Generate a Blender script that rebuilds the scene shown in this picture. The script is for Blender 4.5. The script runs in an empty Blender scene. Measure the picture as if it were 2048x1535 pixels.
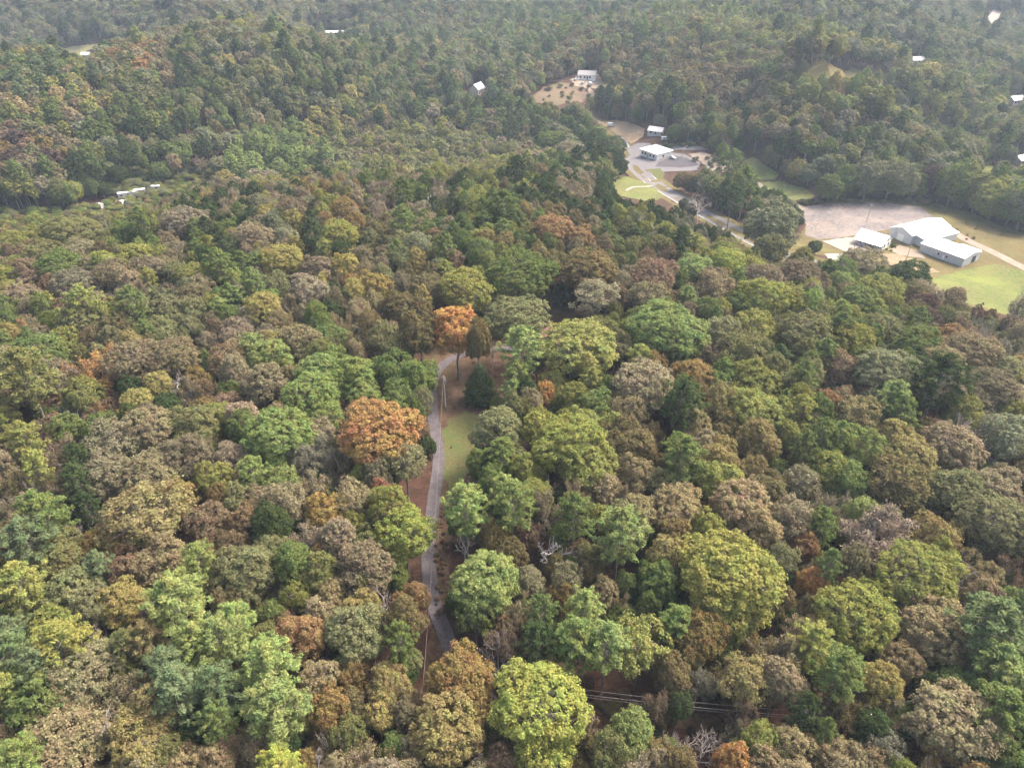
import bpy, bmesh, math, random
import numpy as np
from mathutils import Vector

# ------------------------------------------------------------------ camera, sky, sun, exposure
scene = bpy.context.scene
COL = scene.collection
FPX, PITCH, CAMH = 1425.0, math.radians(34.0), 105.0
cam_data = bpy.data.cameras.new('camera')
cam_data.sensor_fit = 'HORIZONTAL'
cam_data.sensor_width = 36.0
cam_data.lens = FPX / 2048.0 * 36.0
cam_data.clip_start = 1.0
cam_data.clip_end = 8000.0
cam = bpy.data.objects.new('camera', cam_data)
COL.objects.link(cam)
cam.location = (0, 0, CAMH)
cam.rotation_euler = (math.radians(90) - PITCH, 0, 0)
scene.camera = cam

SUN_EL, SUN_AZ = 52.0, 62.0          # azimuth measured from +Y (the view) towards +X
world = bpy.data.worlds.new('World')
scene.world = world
world.use_nodes = True
wn = world.node_tree
sky = wn.nodes.new('ShaderNodeTexSky')
sky.sky_type = 'NISHITA'
sky.sun_disc = False
sky.sun_elevation = math.radians(SUN_EL)
sky.sun_rotation = math.radians(SUN_AZ)
sky.air_density = 1.0
sky.dust_density = 9.0
sky.ozone_density = 0.6
bg = wn.nodes['Background']
bg.inputs['Strength'].default_value = 0.13
wn.links.new(sky.outputs[0], bg.inputs['Color'])

sd = bpy.data.lights.new('sun', 'SUN')
sd.energy = 1.4
sd.angle = math.radians(11)
sd.color = (1.0, 0.92, 0.81)
sun = bpy.data.objects.new('sun', sd)
COL.objects.link(sun)
_e, _a = math.radians(SUN_EL), math.radians(SUN_AZ)
_to = Vector((math.cos(_e) * math.sin(_a), math.cos(_e) * math.cos(_a), math.sin(_e)))
sun.rotation_euler = (-_to).to_track_quat('-Z', 'Y').to_euler()
sun.location = _to * 300

scene.view_settings.view_transform = 'Standard'
scene.view_settings.look = 'None'
scene.view_settings.gamma = 1.0
scene.view_settings.use_curve_mapping = False
HAZE = 0.00019
scene.view_settings.exposure = 1.75
scene.render.engine = 'CYCLES'
scene.cycles.max_bounces = 7
scene.cycles.diffuse_bounces = 5
scene.cycles.transmission_bounces = 3
scene.cycles.volume_bounces = 0
scene.cycles.use_denoising = True
scene.render.film_transparent = False

rng = np.random.default_rng(7)
random.seed(7)

# ------------------------------------------------------------------ projection helpers
_F = np.array([0, math.cos(PITCH), -math.sin(PITCH)])
_U = np.array([0, math.sin(PITCH), math.cos(PITCH)])


def ray(px, py):
    return _F + np.array([(px - 1024) / FPX, 0, 0]) + _U * ((767.5 - py) / FPX)


def on_plane(px, py, z):
    d = ray(px, py)
    t = (z - CAMH) / d[2]
    return d[0] * t, d[1] * t


def project(x, y, z):
    dy, dz = y, z - CAMH
    depth = dy * _F[1] + dz * _F[2]
    v = dy * _U[1] + dz * _U[2]
    return 1024 + FPX * x / depth, 767.5 - FPX * v / depth, depth


# ------------------------------------------------------------------ terrain
CTRL = [(0, 1535, -4), (1024, 1535, -4), (2048, 1535, -6), (0, 1100, -2), (1024, 1100, 0), (2048, 1100, -4), (0, 800, 0), (1024, 750, 0),
        (2048, 800, -6), (0, 600, -3), (400, 650, 1), (600, 600, 2), (1024, 600, 1), (1500, 620, -2), (600, 430, 2), (900, 420, 3), (1150, 420, 0),
        (1300, 480, -5), (1480, 560, -7), (1640, 620, -8), (1800, 690, -9), (150, 520, -4), (0, 560, -5), (300, 480, -2),
        (1880, 500, -20), (1740, 440, -20), (1620, 460, -20), (1430, 420, -19), (1310, 330, -19), (1230, 262, -18), (1560, 380, -20),
        (1960, 560, -20), (2048, 620, -20), (1800, 400, -20), (2048, 520, -21), (1720, 500, -20), (1900, 440, -20), (1560, 500, -18.5),
        (265, 395, -19), (120, 422, -18), (330, 378, -19), (0, 432, -17), (640, 305, -25), (900, 287, -26), (1100, 284, -25), (450, 340, -20),
        (300, 245, 3), (0, 270, 5), (600, 220, -3), (1000, 200, -10), (1170, 162, -2), (1080, 190, -6), (960, 180, -10), (1240, 215, -13),
        (1400, 195, 2), (1560, 145, 20), (1690, 150, 22), (1800, 200, 0), (1950, 260, -15), (2030, 325, -19), (1980, 195, -13), (1700, 280, -18),
        (1500, 265, -16), (160, 100, -10), (300, 110, -12), (650, 78, -9), (1100, 75, -2), (1300, 60, 8), (1500, 50, 24), (1700, 40, 26),
        (1950, 55, 6), (0, 60, 4), (0, 0, 24), (400, 0, 30), (800, 0, 22), (1150, 0, 16), (1500, 0, 34), (1800, 0, 22), (2048, 0, 14)]
_cp = np.array([[*on_plane(a, b, c), c] for a, b, c in CTRL])
_extra = np.array([(-900, 1300, 60), (-300, 1350, 66), (300, 1350, 60), (900, 1300, 55), (-1100, 900, 40), (1100, 900, 34), (-900, 400, 5),
                   (900, 400, -8), (-500, 60, -6), (500, 60, -14), (0, -120, -8), (-500, -150, -10), (500, -150, -14), (1250, 1500, 62), (-1250, 1500, 66)], float)
_cp = np.vstack([_cp, _extra])
_S = 300.0


def _phi(r2):
    return np.where(r2 > 1e-9, 0.5 * r2 * np.log(np.maximum(r2, 1e-9)), 0.0)


_n = len(_cp)
_X = _cp[:, :2] / _S
_A = np.zeros((_n + 3, _n + 3))
_A[:_n, :_n] = _phi(((_X[:, None] - _X[None]) ** 2).sum(-1)) + np.eye(_n) * 2e-4
_A[:_n, _n] = 1
_A[:_n, _n + 1:] = _X
_A[_n, :_n] = 1
_A[_n + 1:, :_n] = _X.T
_W = np.linalg.solve(_A, np.concatenate([_cp[:, 2], [0, 0, 0]]))


def terrain_raw(x, y):
    q = np.stack([np.ravel(x), np.ravel(y)], -1) / _S
    out = np.zeros(len(q))
    for i in range(0, len(q), 20000):
        k = q[i:i + 20000]
        out[i:i + 20000] = _phi(((k[:, None] - _X[None]) ** 2).sum(-1)) @ _W[:_n] + _W[_n] + k @ _W[_n + 1:]
    z = np.clip(out, -29, 72)
    xx, yy = np.ravel(x), np.ravel(y)
    z = z + 0.35 * np.sin(xx * .071 + 1.3) * np.sin(yy * .063) + 0.25 * np.sin(xx * .17 + yy * .11)
    far_ = np.clip((yy - 430) / 160, 0, 1)
    z = z + far_ * (8.0 * np.sin(xx / 62 + .9) * np.sin(yy / 47 + xx / 190) + 4.0 * np.sin(xx / 31 + yy / 38))
    return z.reshape(np.shape(x))


GX0, GX1, GY0, GY1, GS = -1320.0, 1320.0, -240.0, 1560.0, 10.0
_gx = np.arange(GX0, GX1 + .1, GS)
_gy = np.arange(GY0, GY1 + .1, GS)
_GXX, _GYY = np.meshgrid(_gx, _gy)
GZ = terrain_raw(_GXX, _GYY)


def gz(x, y):
    """Height of the ground mesh (its own triangles, so that sheets lie on it)."""
    x = np.asarray(x, float)
    y = np.asarray(y, float)
    u = np.clip((x - GX0) / GS, 0, len(_gx) - 1.001)
    v = np.clip((y - GY0) / GS, 0, len(_gy) - 1.001)
    i = u.astype(int)
    j = v.astype(int)
    a, b = u - i, v - j
    z00, z10, z01, z11 = GZ[j, i], GZ[j, i + 1], GZ[j + 1, i], GZ[j + 1, i + 1]
    lo = z00 + a * (z10 - z00) + b * (z11 - z10)
    hi = z00 + a * (z11 - z01) + b * (z01 - z00)
    return np.where(a >= b, lo, hi)


def ground_at(px, py, up=0.0):
    """World point over the terrain (raised by up) that a picture point shows."""
    d = ray(px, py)
    d = d / np.linalg.norm(d)
    t = np.arange(40.0, 1700.0, 3.0)
    xs, ys, zs = d[0] * t, d[1] * t, CAMH + d[2] * t
    g = gz(xs, ys) + up
    k = np.argmax(zs < g)
    if zs[k] >= g[k]:
        k = len(t) - 1
    lo, hi = t[max(k - 1, 0)], t[k]
    for _ in range(14):
        m = (lo + hi) / 2
        if CAMH + d[2] * m < gz(d[0] * m, d[1] * m) + up:
            hi = m
        else:
            lo = m
    return d[0] * hi, d[1] * hi, float(gz(d[0] * hi, d[1] * hi)), hi


def GP(px, py):
    x, y, z, _ = ground_at(px, py)
    return x, y


# ------------------------------------------------------------------ object helpers
def tag(o, label=None, cat=None, group=None, kind=None):
    if label: o['label'] = label
    if cat: o['category'] = cat
    if group: o['group'] = group
    if kind: o['kind'] = kind
    return o


def empty(name, loc, rz=0.0, label=None, cat=None, group=None):
    o = bpy.data.objects.new(name, None)
    COL.objects.link(o)
    o.location = loc
    o.rotation_euler = (0, 0, rz)
    o.empty_display_size = 0.5
    return tag(o, label, cat, group)


def mesh_obj(name, mesh, parent=None, loc=(0, 0, 0)):
    o = bpy.data.objects.new(name, mesh)
    COL.objects.link(o)
    o.location = loc
    if parent: o.parent = parent
    return o


def np_mesh(name, verts, faces, mat=None, smooth=False):
    """verts n x 3, faces m x k (all of k corners)."""
    me = bpy.data.meshes.new(name)
    verts = np.asarray(verts, np.float32)
    faces = np.asarray(faces, np.int32)
    k = faces.shape[1]
    me.vertices.add(len(verts))
    me.vertices.foreach_set('co', verts.ravel())
    me.loops.add(faces.size)
    me.loops.foreach_set('vertex_index', faces.ravel())
    me.polygons.add(len(faces))
    me.polygons.foreach_set('loop_start', np.arange(0, faces.size, k, dtype=np.int32))
    me.polygons.foreach_set('loop_total', np.full(len(faces), k, np.int32))
    if smooth: me.polygons.foreach_set('use_smooth', np.ones(len(faces), bool))
    me.update(calc_edges=True)
    if mat: me.materials.append(mat)
    return me


class MB:
    """Collects boxes, prisms and tubes into one bmesh in the thing's own space."""

    def __init__(self):
        self.v, self.f = [], []

    def poly(self, pts, faces):
        b = len(self.v)
        self.v += [tuple(q) for q in pts]
        self.f += [tuple(b + i for i in fc) for fc in faces]
        return self

    def box(self, x0, x1, y0, y1, z0, z1):
        p = [(x0, y0, z0), (x1, y0, z0), (x1, y1, z0), (x0, y1, z0), (x0, y0, z1), (x1, y0, z1), (x1, y1, z1), (x0, y1, z1)]
        return self.poly(p, [(0, 3, 2, 1), (4, 5, 6, 7), (0, 1, 5, 4), (1, 2, 6, 5), (2, 3, 7, 6), (3, 0, 4, 7)])

    def prism(self, prof, x0, x1):
        """prof: (y, z) outline, anticlockwise seen from +x; extruded along x."""
        n = len(prof)
        p = [(x0, y, z) for y, z in prof] + [(x1, y, z) for y, z in prof]
        fs = [tuple(range(n))[::-1], tuple(range(n, 2 * n))]
        fs += [(i, (i + 1) % n, n + (i + 1) % n, n + i) for i in range(n)]
        return self.poly(p, fs)

    def tube(self, a, b, r0, r1=None, n=8):
        r1 = r0 if r1 is None else r1
        a, b = Vector(a), Vector(b)
        d = (b - a).normalized()
        s = d.orthogonal().normalized()
        t = d.cross(s)
        ring = [(math.cos(2 * math.pi * i / n), math.sin(2 * math.pi * i / n)) for i in range(n)]
        p = [a + (s * c + t * q) * r0 for c, q in ring] + [b + (s * c + t * q) * r1 for c, q in ring]
        fs = [tuple(range(n))[::-1], tuple(range(n, 2 * n))] + [(i, (i + 1) % n, n + (i + 1) % n, n + i) for i in range(n)]
        return self.poly(p, fs)

    def build(self, name, mat, parent=None, loc=(0, 0, 0)):
        me = bpy.data.meshes.new(name)
        me.from_pydata(self.v, [], self.f)
        me.materials.append(mat)
        bm = bmesh.new()
        bm.from_mesh(me)
        bmesh.ops.recalc_face_normals(bm, faces=bm.faces)
        bm.to_mesh(me)
        bm.free()
        return mesh_obj(name, me, parent, loc)


# ------------------------------------------------------------------ materials
def srgb(r, g, b, k=1.0):
    def c(u):
        u /= 255.0
        return (u / 12.92 if u < .04045 else ((u + .055) / 1.055) ** 2.4) * k
    return (c(r), c(g), c(b))


def new_mat(name, rough=0.9, spec=0.2):
    m = bpy.data.materials.new(name)
    m.use_nodes = True
    nt = m.node_tree
    b = nt.nodes['Principled BSDF']
    b.inputs['Roughness'].default_value = rough
    b.inputs['Specular IOR Level'].default_value = spec
    return m, nt, b


def flat_mat(name, col, rough=0.6, spec=0.3, metal=0.0, var=0.12, scale=1.5):
    m, nt, b = new_mat(name, rough, spec)
    b.inputs['Metallic'].default_value = metal
    tc = nt.nodes.new('ShaderNodeTexCoord')
    no = nt.nodes.new('ShaderNodeTexNoise')
    no.inputs['Scale'].default_value = scale
    no.inputs['Detail'].default_value = 5
    nt.links.new(tc.outputs['Object'], no.inputs['Vector'])
    rp = nt.nodes.new('ShaderNodeValToRGB')
    rp.color_ramp.elements[0].position = .3
    rp.color_ramp.elements[1].position = .7
    rp.color_ramp.elements[0].color = (*[c * (1 - var) for c in col], 1)
    rp.color_ramp.elements[1].color = (*[min(1, c * (1 + var)) for c in col], 1)
    nt.links.new(no.outputs['Fac'], rp.inputs['Fac'])
    nt.links.new(rp.outputs['Color'], b.inputs['Base Color'])
    return m


def ground_mat(name, cols, scales=(0.035, 0.3, 2.2), rough=0.95, bump=0.25, k=0.56):
    """cols: four colours; large patches 0-1 and 2-3 mixed by a broad noise, with fine mottling."""
    cols = [tuple(c * k for c in q) for q in cols]
    m, nt, b = new_mat(name, rough, 0.1)
    L = nt.links.new
    tc = nt.nodes.new('ShaderNodeTexCoord')
    ns = []
    for i, s in enumerate(scales):
        n = nt.nodes.new('ShaderNodeTexNoise')
        n.inputs['Scale'].default_value = s
        n.inputs['Detail'].default_value = 6
        n.inputs['Roughness'].default_value = .65
        L(tc.outputs['Object'], n.inputs['Vector'])
        r = nt.nodes.new('ShaderNodeMapRange')
        r.inputs['From Min'].default_value = .42
        r.inputs['From Max'].default_value = .59
        L(n.outputs['Fac'], r.inputs['Value'])
        ns.append(r.outputs['Result'])

    def mix(fac, a, c):
        x = nt.nodes.new('ShaderNodeMix')
        x.data_type = 'RGBA'
        L(fac, x.inputs[0])
        for s, k in ((a, 6), (c, 7)):
            if isinstance(s, tuple):
                x.inputs[k].default_value = (*s, 1)
            else:
                L(s, x.inputs[k])
        return x.outputs[2]
    a = mix(ns[1], cols[0], cols[1])
    c = mix(ns[2], cols[2], cols[3])
    o = mix(ns[0], a, c)
    o2 = mix(ns[2], a, c)
    fin = mix(ns[1], o, o2)
    L(fin, b.inputs['Base Color'])
    bp = nt.nodes.new('ShaderNodeBump')
    bp.inputs['Strength'].default_value = bump
    bp.inputs['Distance'].default_value = .15
    L(ns[2], bp.inputs['Height'])
    L(bp.outputs[0], b.inputs['Normal'])
    return m


def leaf_mat(name, trans=0.34, vary=0.35):
    """Leaf colour comes from each tree's own 'tint'; leaves differ one from another."""
    m = bpy.data.materials.new(name)
    m.use_nodes = True
    nt = m.node_tree
    nt.nodes.clear()
    L = nt.links.new
    out = nt.nodes.new('ShaderNodeOutputMaterial')
    at = nt.nodes.new('ShaderNodeAttribute')
    at.attribute_type = 'INSTANCER'
    at.attribute_name = 'tint'
    ge = nt.nodes.new('ShaderNodeNewGeometry')
    tc = nt.nodes.new('ShaderNodeTexCoord')
    oi = nt.nodes.new('ShaderNodeObjectInfo')
    add = nt.nodes.new('ShaderNodeVectorMath')
    add.operation = 'ADD'
    L(tc.outputs['Object'], add.inputs[0])
    mul = nt.nodes.new('ShaderNodeMath')
    mul.operation = 'MULTIPLY'
    mul.inputs[1].default_value = 57.0
    L(oi.outputs['Random'], mul.inputs[0])
    L(mul.outputs[0], add.inputs[1])
    no = nt.nodes.new('ShaderNodeTexNoise')
    no.inputs['Scale'].default_value = .42
    no.inputs['Detail'].default_value = 2
    L(add.outputs[0], no.inputs['Vector'])
    # hue drift of whole sprays
    hs = nt.nodes.new('ShaderNodeHueSaturation')
    mr = nt.nodes.new('ShaderNodeMapRange')
    mr.inputs['From Min'].default_value = .3
    mr.inputs['From Max'].default_value = .7
    mr.inputs['To Min'].default_value = .47
    mr.inputs['To Max'].default_value = .53
    L(no.outputs['Fac'], mr.inputs['Value'])
    L(mr.outputs[0], hs.inputs['Hue'])
    mv = nt.nodes.new('ShaderNodeMapRange')
    mv.inputs['To Min'].default_value = 1 - vary
    mv.inputs['To Max'].default_value = 1 + vary
    L(ge.outputs['Random Per Island'], mv.inputs['Value'])
    L(mv.outputs[0], hs.inputs['Value'])
    L(at.outputs['Color'], hs.inputs['Color'])
    di = nt.nodes.new('ShaderNodeBsdfDiffuse')
    tr = nt.nodes.new('ShaderNodeBsdfTranslucent')
    L(hs.outputs[0], di.inputs['Color'])
    L(hs.outputs[0], tr.inputs['Color'])
    mx = nt.nodes.new('ShaderNodeMixShader')
    mx.inputs[0].default_value = trans
    L(di.outputs[0], mx.inputs[1])
    L(tr.outputs[0], mx.inputs[2])
    L(mx.outputs[0], out.inputs['Surface'])
    return m


M = {}
M['leaf'] = leaf_mat('leaf')
M['needle'] = leaf_mat('needle', .2, .3)
M['bark'] = flat_mat('bark', (0.25, 0.22, 0.195), .95, .1, 0, .35, 3)
M['dark_bark'] = flat_mat('dark_bark', (0.045, 0.036, 0.03), .95, .1, 0, .35, 3)
M['pale_bark'] = flat_mat('pale_bark', (0.5, 0.46, 0.43), .95, .1, 0, .25, 3)
M['twig'] = flat_mat('twig', (0.36, 0.31, 0.285), .95, .1, 0, .25, 3)
M['litter'] = ground_mat('forest_floor', [srgb(112, 82, 72), srgb(86, 62, 54), srgb(132, 104, 88), srgb(74, 62, 48)], (0.03, 0.4, 2.6), k=.5)
M['clear'] = ground_mat('leafy_clearing', [srgb(136, 108, 92), srgb(108, 84, 70), srgb(124, 114, 82), srgb(92, 74, 60)], (0.06, 0.5, 2.4))
M['lawn'] = ground_mat('lawn', [srgb(108, 124, 72), srgb(128, 128, 82), srgb(148, 122, 96), srgb(96, 112, 62)], (0.14, 0.5, 2.4))
M['field'] = ground_mat('field_grass', [srgb(146, 154, 86), srgb(124, 138, 78), srgb(150, 134, 98), srgb(108, 124, 70)], (0.03, 0.09, 0.8))
M['rough'] = ground_mat('rough_grass', [srgb(140, 134, 84), srgb(124, 112, 78), srgb(140, 116, 90), srgb(112, 110, 66)], (0.035, 0.12, 0.9))
M['meadow'] = ground_mat('dry_meadow', [srgb(196, 190, 130), srgb(186, 180, 124), srgb(200, 186, 140), srgb(176, 170, 112)], (0.03, 0.1, 0.8))
M['asphalt'] = ground_mat('old_asphalt', [srgb(152, 148, 150), srgb(140, 138, 142), srgb(160, 154, 154), srgb(134, 132, 136)], (0.05, 0.35, 2.5), .9, .1)
M['drive'] = ground_mat('driveway_asphalt', [srgb(136, 128, 132), srgb(116, 110, 114), srgb(144, 136, 138), srgb(104, 98, 104)], (0.2, 0.5, 3), .9, .1)
M['lot'] = ground_mat('worn_lot', [srgb(170, 158, 150), srgb(144, 138, 140), srgb(178, 160, 142), srgb(116, 113, 118)], (0.03, 0.08, 0.7), .95, .1)
M['concrete'] = ground_mat('pale_concrete', [srgb(204, 194, 184), srgb(190, 180, 170), srgb(200, 188, 174), srgb(180, 170, 160)], (0.06, 0.3, 2), .9, .1)
M['gravel'] = ground_mat('gravel', [srgb(192, 178, 162), srgb(176, 160, 144), srgb(186, 168, 148), srgb(160, 144, 128)], (0.06, 0.3, 2.5))
M['dirt'] = ground_mat('bare_dirt', [srgb(196, 168, 134), srgb(172, 148, 120), srgb(188, 170, 144), srgb(146, 128, 102)], (0.05, 0.3, 2))
M['reddirt'] = ground_mat('red_dirt', [srgb(146, 122, 108), srgb(122, 108, 88), srgb(118, 114, 80), srgb(140, 126, 104)], (0.03, 0.12, 1.2))
M['darkasph'] = ground_mat('dark_asphalt', [srgb(112, 108, 114), srgb(100, 98, 104), srgb(124, 118, 120), srgb(94, 92, 98)], (0.06, 0.3, 2.5), .9, .1)
M['line'] = flat_mat('road_paint', (0.75, 0.73, 0.66), .7, .3, 0, .2, .6)
M['yline'] = flat_mat('yellow_road_paint', (0.6, 0.42, 0.12), .7, .3, 0, .2, .6)
M['roof_w'] = flat_mat('white_metal_roof', (0.82, 0.82, 0.83), .45, .4, 0, .03, .4)
M['roof_p'] = flat_mat('dull_pale_roof', (0.5, 0.5, 0.5), .7, .2, 0, .15, .8)
M['wall_p'] = flat_mat('dull_pale_wall', (0.45, 0.44, 0.42), .8, .2, 0, .12, 1)
M['seam'] = flat_mat('roof_seam', (0.7, 0.7, 0.72), .5, .4, 0, .03, 1)
M['wall_g'] = flat_mat('grey_steel_siding', (0.5, 0.52, 0.54), .55, .4, 0, .05, .6)
M['wall_w'] = flat_mat('white_siding', (0.78, 0.77, 0.73), .6, .3, 0, .05, 1)
M['cream'] = flat_mat('cream_siding', (0.66, 0.6, 0.48), .6, .3, 0, .06, 1)
M['glass'] = flat_mat('window_glass', (0.03, 0.035, 0.045), .12, .6, 0, .05, 1)
M['dark'] = flat_mat('dark_opening', (0.06, 0.06, 0.07), .7, .2, 0, .1, 1)
M['trim'] = flat_mat('grey_trim', (0.33, 0.34, 0.36), .6, .3, 0, .05, 1)
M['shingle'] = flat_mat('brown_shingle', srgb(146, 108, 98), .9, .2, 0, .18, 2.5)
M['shingle_g'] = flat_mat('grey_shingle', (0.3, 0.29, 0.29), .9, .2, 0, .15, 2)
M['brick'] = flat_mat('brown_brick_wall', (0.24, 0.15, 0.11), .9, .2, 0, .2, 4)
M['wood'] = flat_mat('weathered_pole', (0.36, 0.31, 0.26), .95, .1, 0, .2, 6)
M['paleconc'] = flat_mat('pale_pole', (0.62, 0.6, 0.56), .9, .1, 0, .12, 6)
M['wire'] = flat_mat('wire', (0.24, 0.21, 0.2), .5, .4, 0, .05, 1)
M['metal'] = flat_mat('grey_metal', (0.45, 0.46, 0.47), .4, .5, .3, .05, 2)
M['car_w'] = flat_mat('white_car_paint', (0.78, 0.78, 0.78), .25, .5, 0, .02, 1)
M['car_b'] = flat_mat('blue_car_paint', (0.06, 0.13, 0.36), .25, .5, 0, .04, 1)
M['car_s'] = flat_mat('silver_car_paint', (0.5, 0.51, 0.52), .25, .5, .3, .03, 1)
M['rubber'] = flat_mat('tyre_rubber', (0.025, 0.025, 0.025), .9, .2, 0, .1, 3)
M['tarp'] = flat_mat('blue_tarp', (0.1, 0.2, 0.42), .6, .3, 0, .2, 1)
M['rust'] = flat_mat('rusted_steel', (0.3, 0.17, 0.1), .9, .2, 0, .3, 2)

# ------------------------------------------------------------------ ground
_nx, _ny = len(_gx), len(_gy)
_idx = np.arange(_nx * _ny).reshape(_ny, _nx)
_a, _b, _c, _d = _idx[:-1, :-1].ravel(), _idx[:-1, 1:].ravel(), _idx[1:, 1:].ravel(), _idx[1:, :-1].ravel()
_tri = np.concatenate([np.stack([_a, _b, _c], 1), np.stack([_a, _c, _d], 1)])
ground = mesh_obj('ground', np_mesh('ground', np.stack([_GXX.ravel(), _GYY.ravel(), GZ.ravel()], 1), _tri, M['litter'], True))
tag(ground, 'rolling forest floor covered in reddish brown leaf litter', kind='structure')

EXCL = []          # world polygons where no filler tree grows


def sheet(name, pts, mat, off=.06, label=None, jag=1.0, step=5.0, world=False, excl=True, grow=0.0):
    """A patch of ground cover laid on the terrain; pts are its corners."""
    W = [Vector((*(p if world else GP(*p)), 0)) for p in pts]
    out = []
    r = random.Random(len(pts) * 31 + int(W[0].x * 7))
    for i, a in enumerate(W):
        b = W[(i + 1) % len(W)]
        n = max(1, int((b - a).length / 2.5))
        t = (b - a).normalized()
        nn = Vector((-t.y, t.x, 0))
        for k in range(n):
            q = a.lerp(b, k / n)
            if jag and k: q = q + nn * r.gauss(0, .38 * jag)
            out.append(q)
    bm = bmesh.new()
    vs = [bm.verts.new(q) for q in out]
    fc = bm.faces.new(vs)
    bmesh.ops.triangulate(bm, faces=[fc])
    xs = [q.x for q in out]
    ys = [q.y for q in out]
    for ax, lo, hi in ((0, min(xs), max(xs)), (1, min(ys), max(ys))):
        k = math.ceil(lo / step) * step
        while k < hi:
            co = (k, 0, 0) if ax == 0 else (0, k, 0)
            no = (1, 0, 0) if ax == 0 else (0, 1, 0)
            bmesh.ops.bisect_plane(bm, geom=bm.verts[:] + bm.edges[:] + bm.faces[:], plane_co=co, plane_no=no)
            k += step
    # the ground's own diagonals
    for c in np.arange(math.floor((min(xs) - GX0 - max(ys) + GY0) / GS), math.ceil((max(xs) - GX0 - min(ys) + GY0) / GS) + 1):
        bmesh.ops.bisect_plane(bm, geom=bm.verts[:] + bm.edges[:] + bm.faces[:], plane_co=(GX0 + c * GS, GY0, 0), plane_no=(1, -1, 0))
    zz = gz([v.co.x for v in bm.verts], [v.co.y for v in bm.verts])
    for v, z in zip(bm.verts, zz): v.co.z = float(z) + off
    bmesh.ops.recalc_face_normals(bm, faces=bm.faces)
    for q in bm.faces:
        if q.normal.z < 0: q.normal_flip()
    me = bpy.data.meshes.new(name)
    bm.to_mesh(me)
    bm.free()
    me.materials.append(M[mat])
    o = mesh_obj(name, me)
    tag(o, label, kind='structure')
    if excl: EXCL.append(np.array([(q.x, q.y) for q in W]))
    return o


def spline(pts, n=14):
    P = [Vector((*q, 0)) for q in pts]
    P = [P[0] * 2 - P[1]] + P + [P[-1] * 2 - P[-2]]
    out = []
    for i in range(1, len(P) - 2):
        a, b, c, d = P[i - 1:i + 3]
        for k in range(n):
            t = k / n
            out.append(.5 * ((2 * b) + (c - a) * t + (2 * a - 5 * b + 4 * c - d) * t * t + (3 * b - a - 3 * c + d) * t ** 3))
    out.append(P[-2])
    return out


def ribbon(name, path, w, mat, off=.08, label=None, side=0.0, dash=None, kind='structure', excl=0.0, parent=None):
    """A strip of the given width along a path of points, lying on the terrain; three strips wide so that it follows the ground."""
    L_ = [0.0]
    for a, b in zip(path, path[1:]): L_.append(L_[-1] + (b - a).length)
    n = max(2, int(L_[-1] / 1.5))
    pts = []
    for k in range(n + 1):
        s = L_[-1] * k / n
        i = min(len(path) - 2, max(0, int(np.searchsorted(L_, s)) - 1))
        t = (s - L_[i]) / max(1e-6, L_[i + 1] - L_[i])
        pts.append((path[i].lerp(path[i + 1], t), (path[i + 1] - path[i]).normalized(), s))
    V, Fq = [], []
    for q, t, s in pts:
        nn = Vector((-t.y, t.x, 0))
        for e in (-.5, -.17, .17, .5):
            c = q + nn * (side + e * w)
            V.append((c.x, c.y))
    V = np.array(V)
    z = gz(V[:, 0], V[:, 1])
    # a road is flatter across than the ground it crosses
    z = z.reshape(-1, 4)
    z = np.maximum(z, z.mean(1, keepdims=True)).ravel() + off
    for k in range(n):
        if dash and (pts[k][2] % (dash[0] + dash[1])) > dash[0]: continue
        for e in range(3):
            b = 4 * k + e
            Fq.append((b, b + 4, b + 5, b + 1))
    me = np_mesh(name, np.column_stack([V, z]), Fq, M[mat])
    o = mesh_obj(name, me, parent)
    if parent is None: tag(o, label, kind=kind)
    if me.polygons[0].normal.z < 0: me.flip_normals()
    if excl:
        l = [q + Vector((-t.y, t.x, 0)) * (side + w * .5 + excl) for q, t, s in pts[::3]]
        r = [q - Vector((-t.y, t.x, 0)) * (-side + w * .5 + excl) for q, t, s in pts[::3]]
        EXCL.append(np.array([(q.x, q.y) for q in l + r[::-1]]))
    return o


# the yard and the strip along the driveway
sheet('clearing', [(846, 700), (880, 668), (960, 672), (1000, 690), (1040, 700), (1045, 790), (985, 830), (975, 900), (945, 960), (905, 1010), (897, 1100),
                   (902, 1180), (892, 1235), (850, 1215), (850, 1090), (868, 1000), (866, 900), (850, 800)], 'clear', .05, 'leaf strewn yard beside the driveway')
sheet('lawn', [(893, 838), (930, 822), (958, 830), (968, 870), (948, 930), (925, 962), (898, 985), (889, 930)], 'lawn', .1, 'patch of green lawn beside the driveway', jag=2.6)
sheet('clearing', [(866, 1255), (890, 1290), (900, 1330), (870, 1375), (838, 1390), (850, 1310)], 'clear', .05, 'reddish leaf litter beside the lowest driveway bend')
sheet('clearing', [(1090, 622), (1130, 612), (1180, 628), (1185, 650), (1130, 662), (1095, 648)], 'clear', .05, 'bare leaf litter behind the brown roof')
sheet('clearing', [(1235, 660), (1270, 672), (1285, 692), (1255, 700)], 'clear', .05, 'small gap of bare leaf litter among oaks')
sheet('clearing', [(1130, 1395), (1240, 1400), (1400, 1425), (1560, 1447), (1700, 1468), (1690, 1490), (1540, 1478), (1380, 1458), (1240, 1438), (1140, 1425)],
      'clear', .05, 'cleared strip of leaf litter under the power line')
DRIVE = spline([GP(*q) for q in [(1040, 1500), (985, 1412), (932, 1332), (906, 1303), (885, 1253), (867, 1205), (859, 1155), (857, 1100), (863, 1044), (868, 995),
                                 (877, 930), (875, 882), (866, 832), (864, 780), (872, 747), (890, 727), (918, 711), (950, 703), (985, 698), (1040, 697)]])
ribbon('driveway', DRIVE, 2.7, 'drive', .12, 'narrow grey asphalt driveway winding up to the house', excl=1.2)

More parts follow.
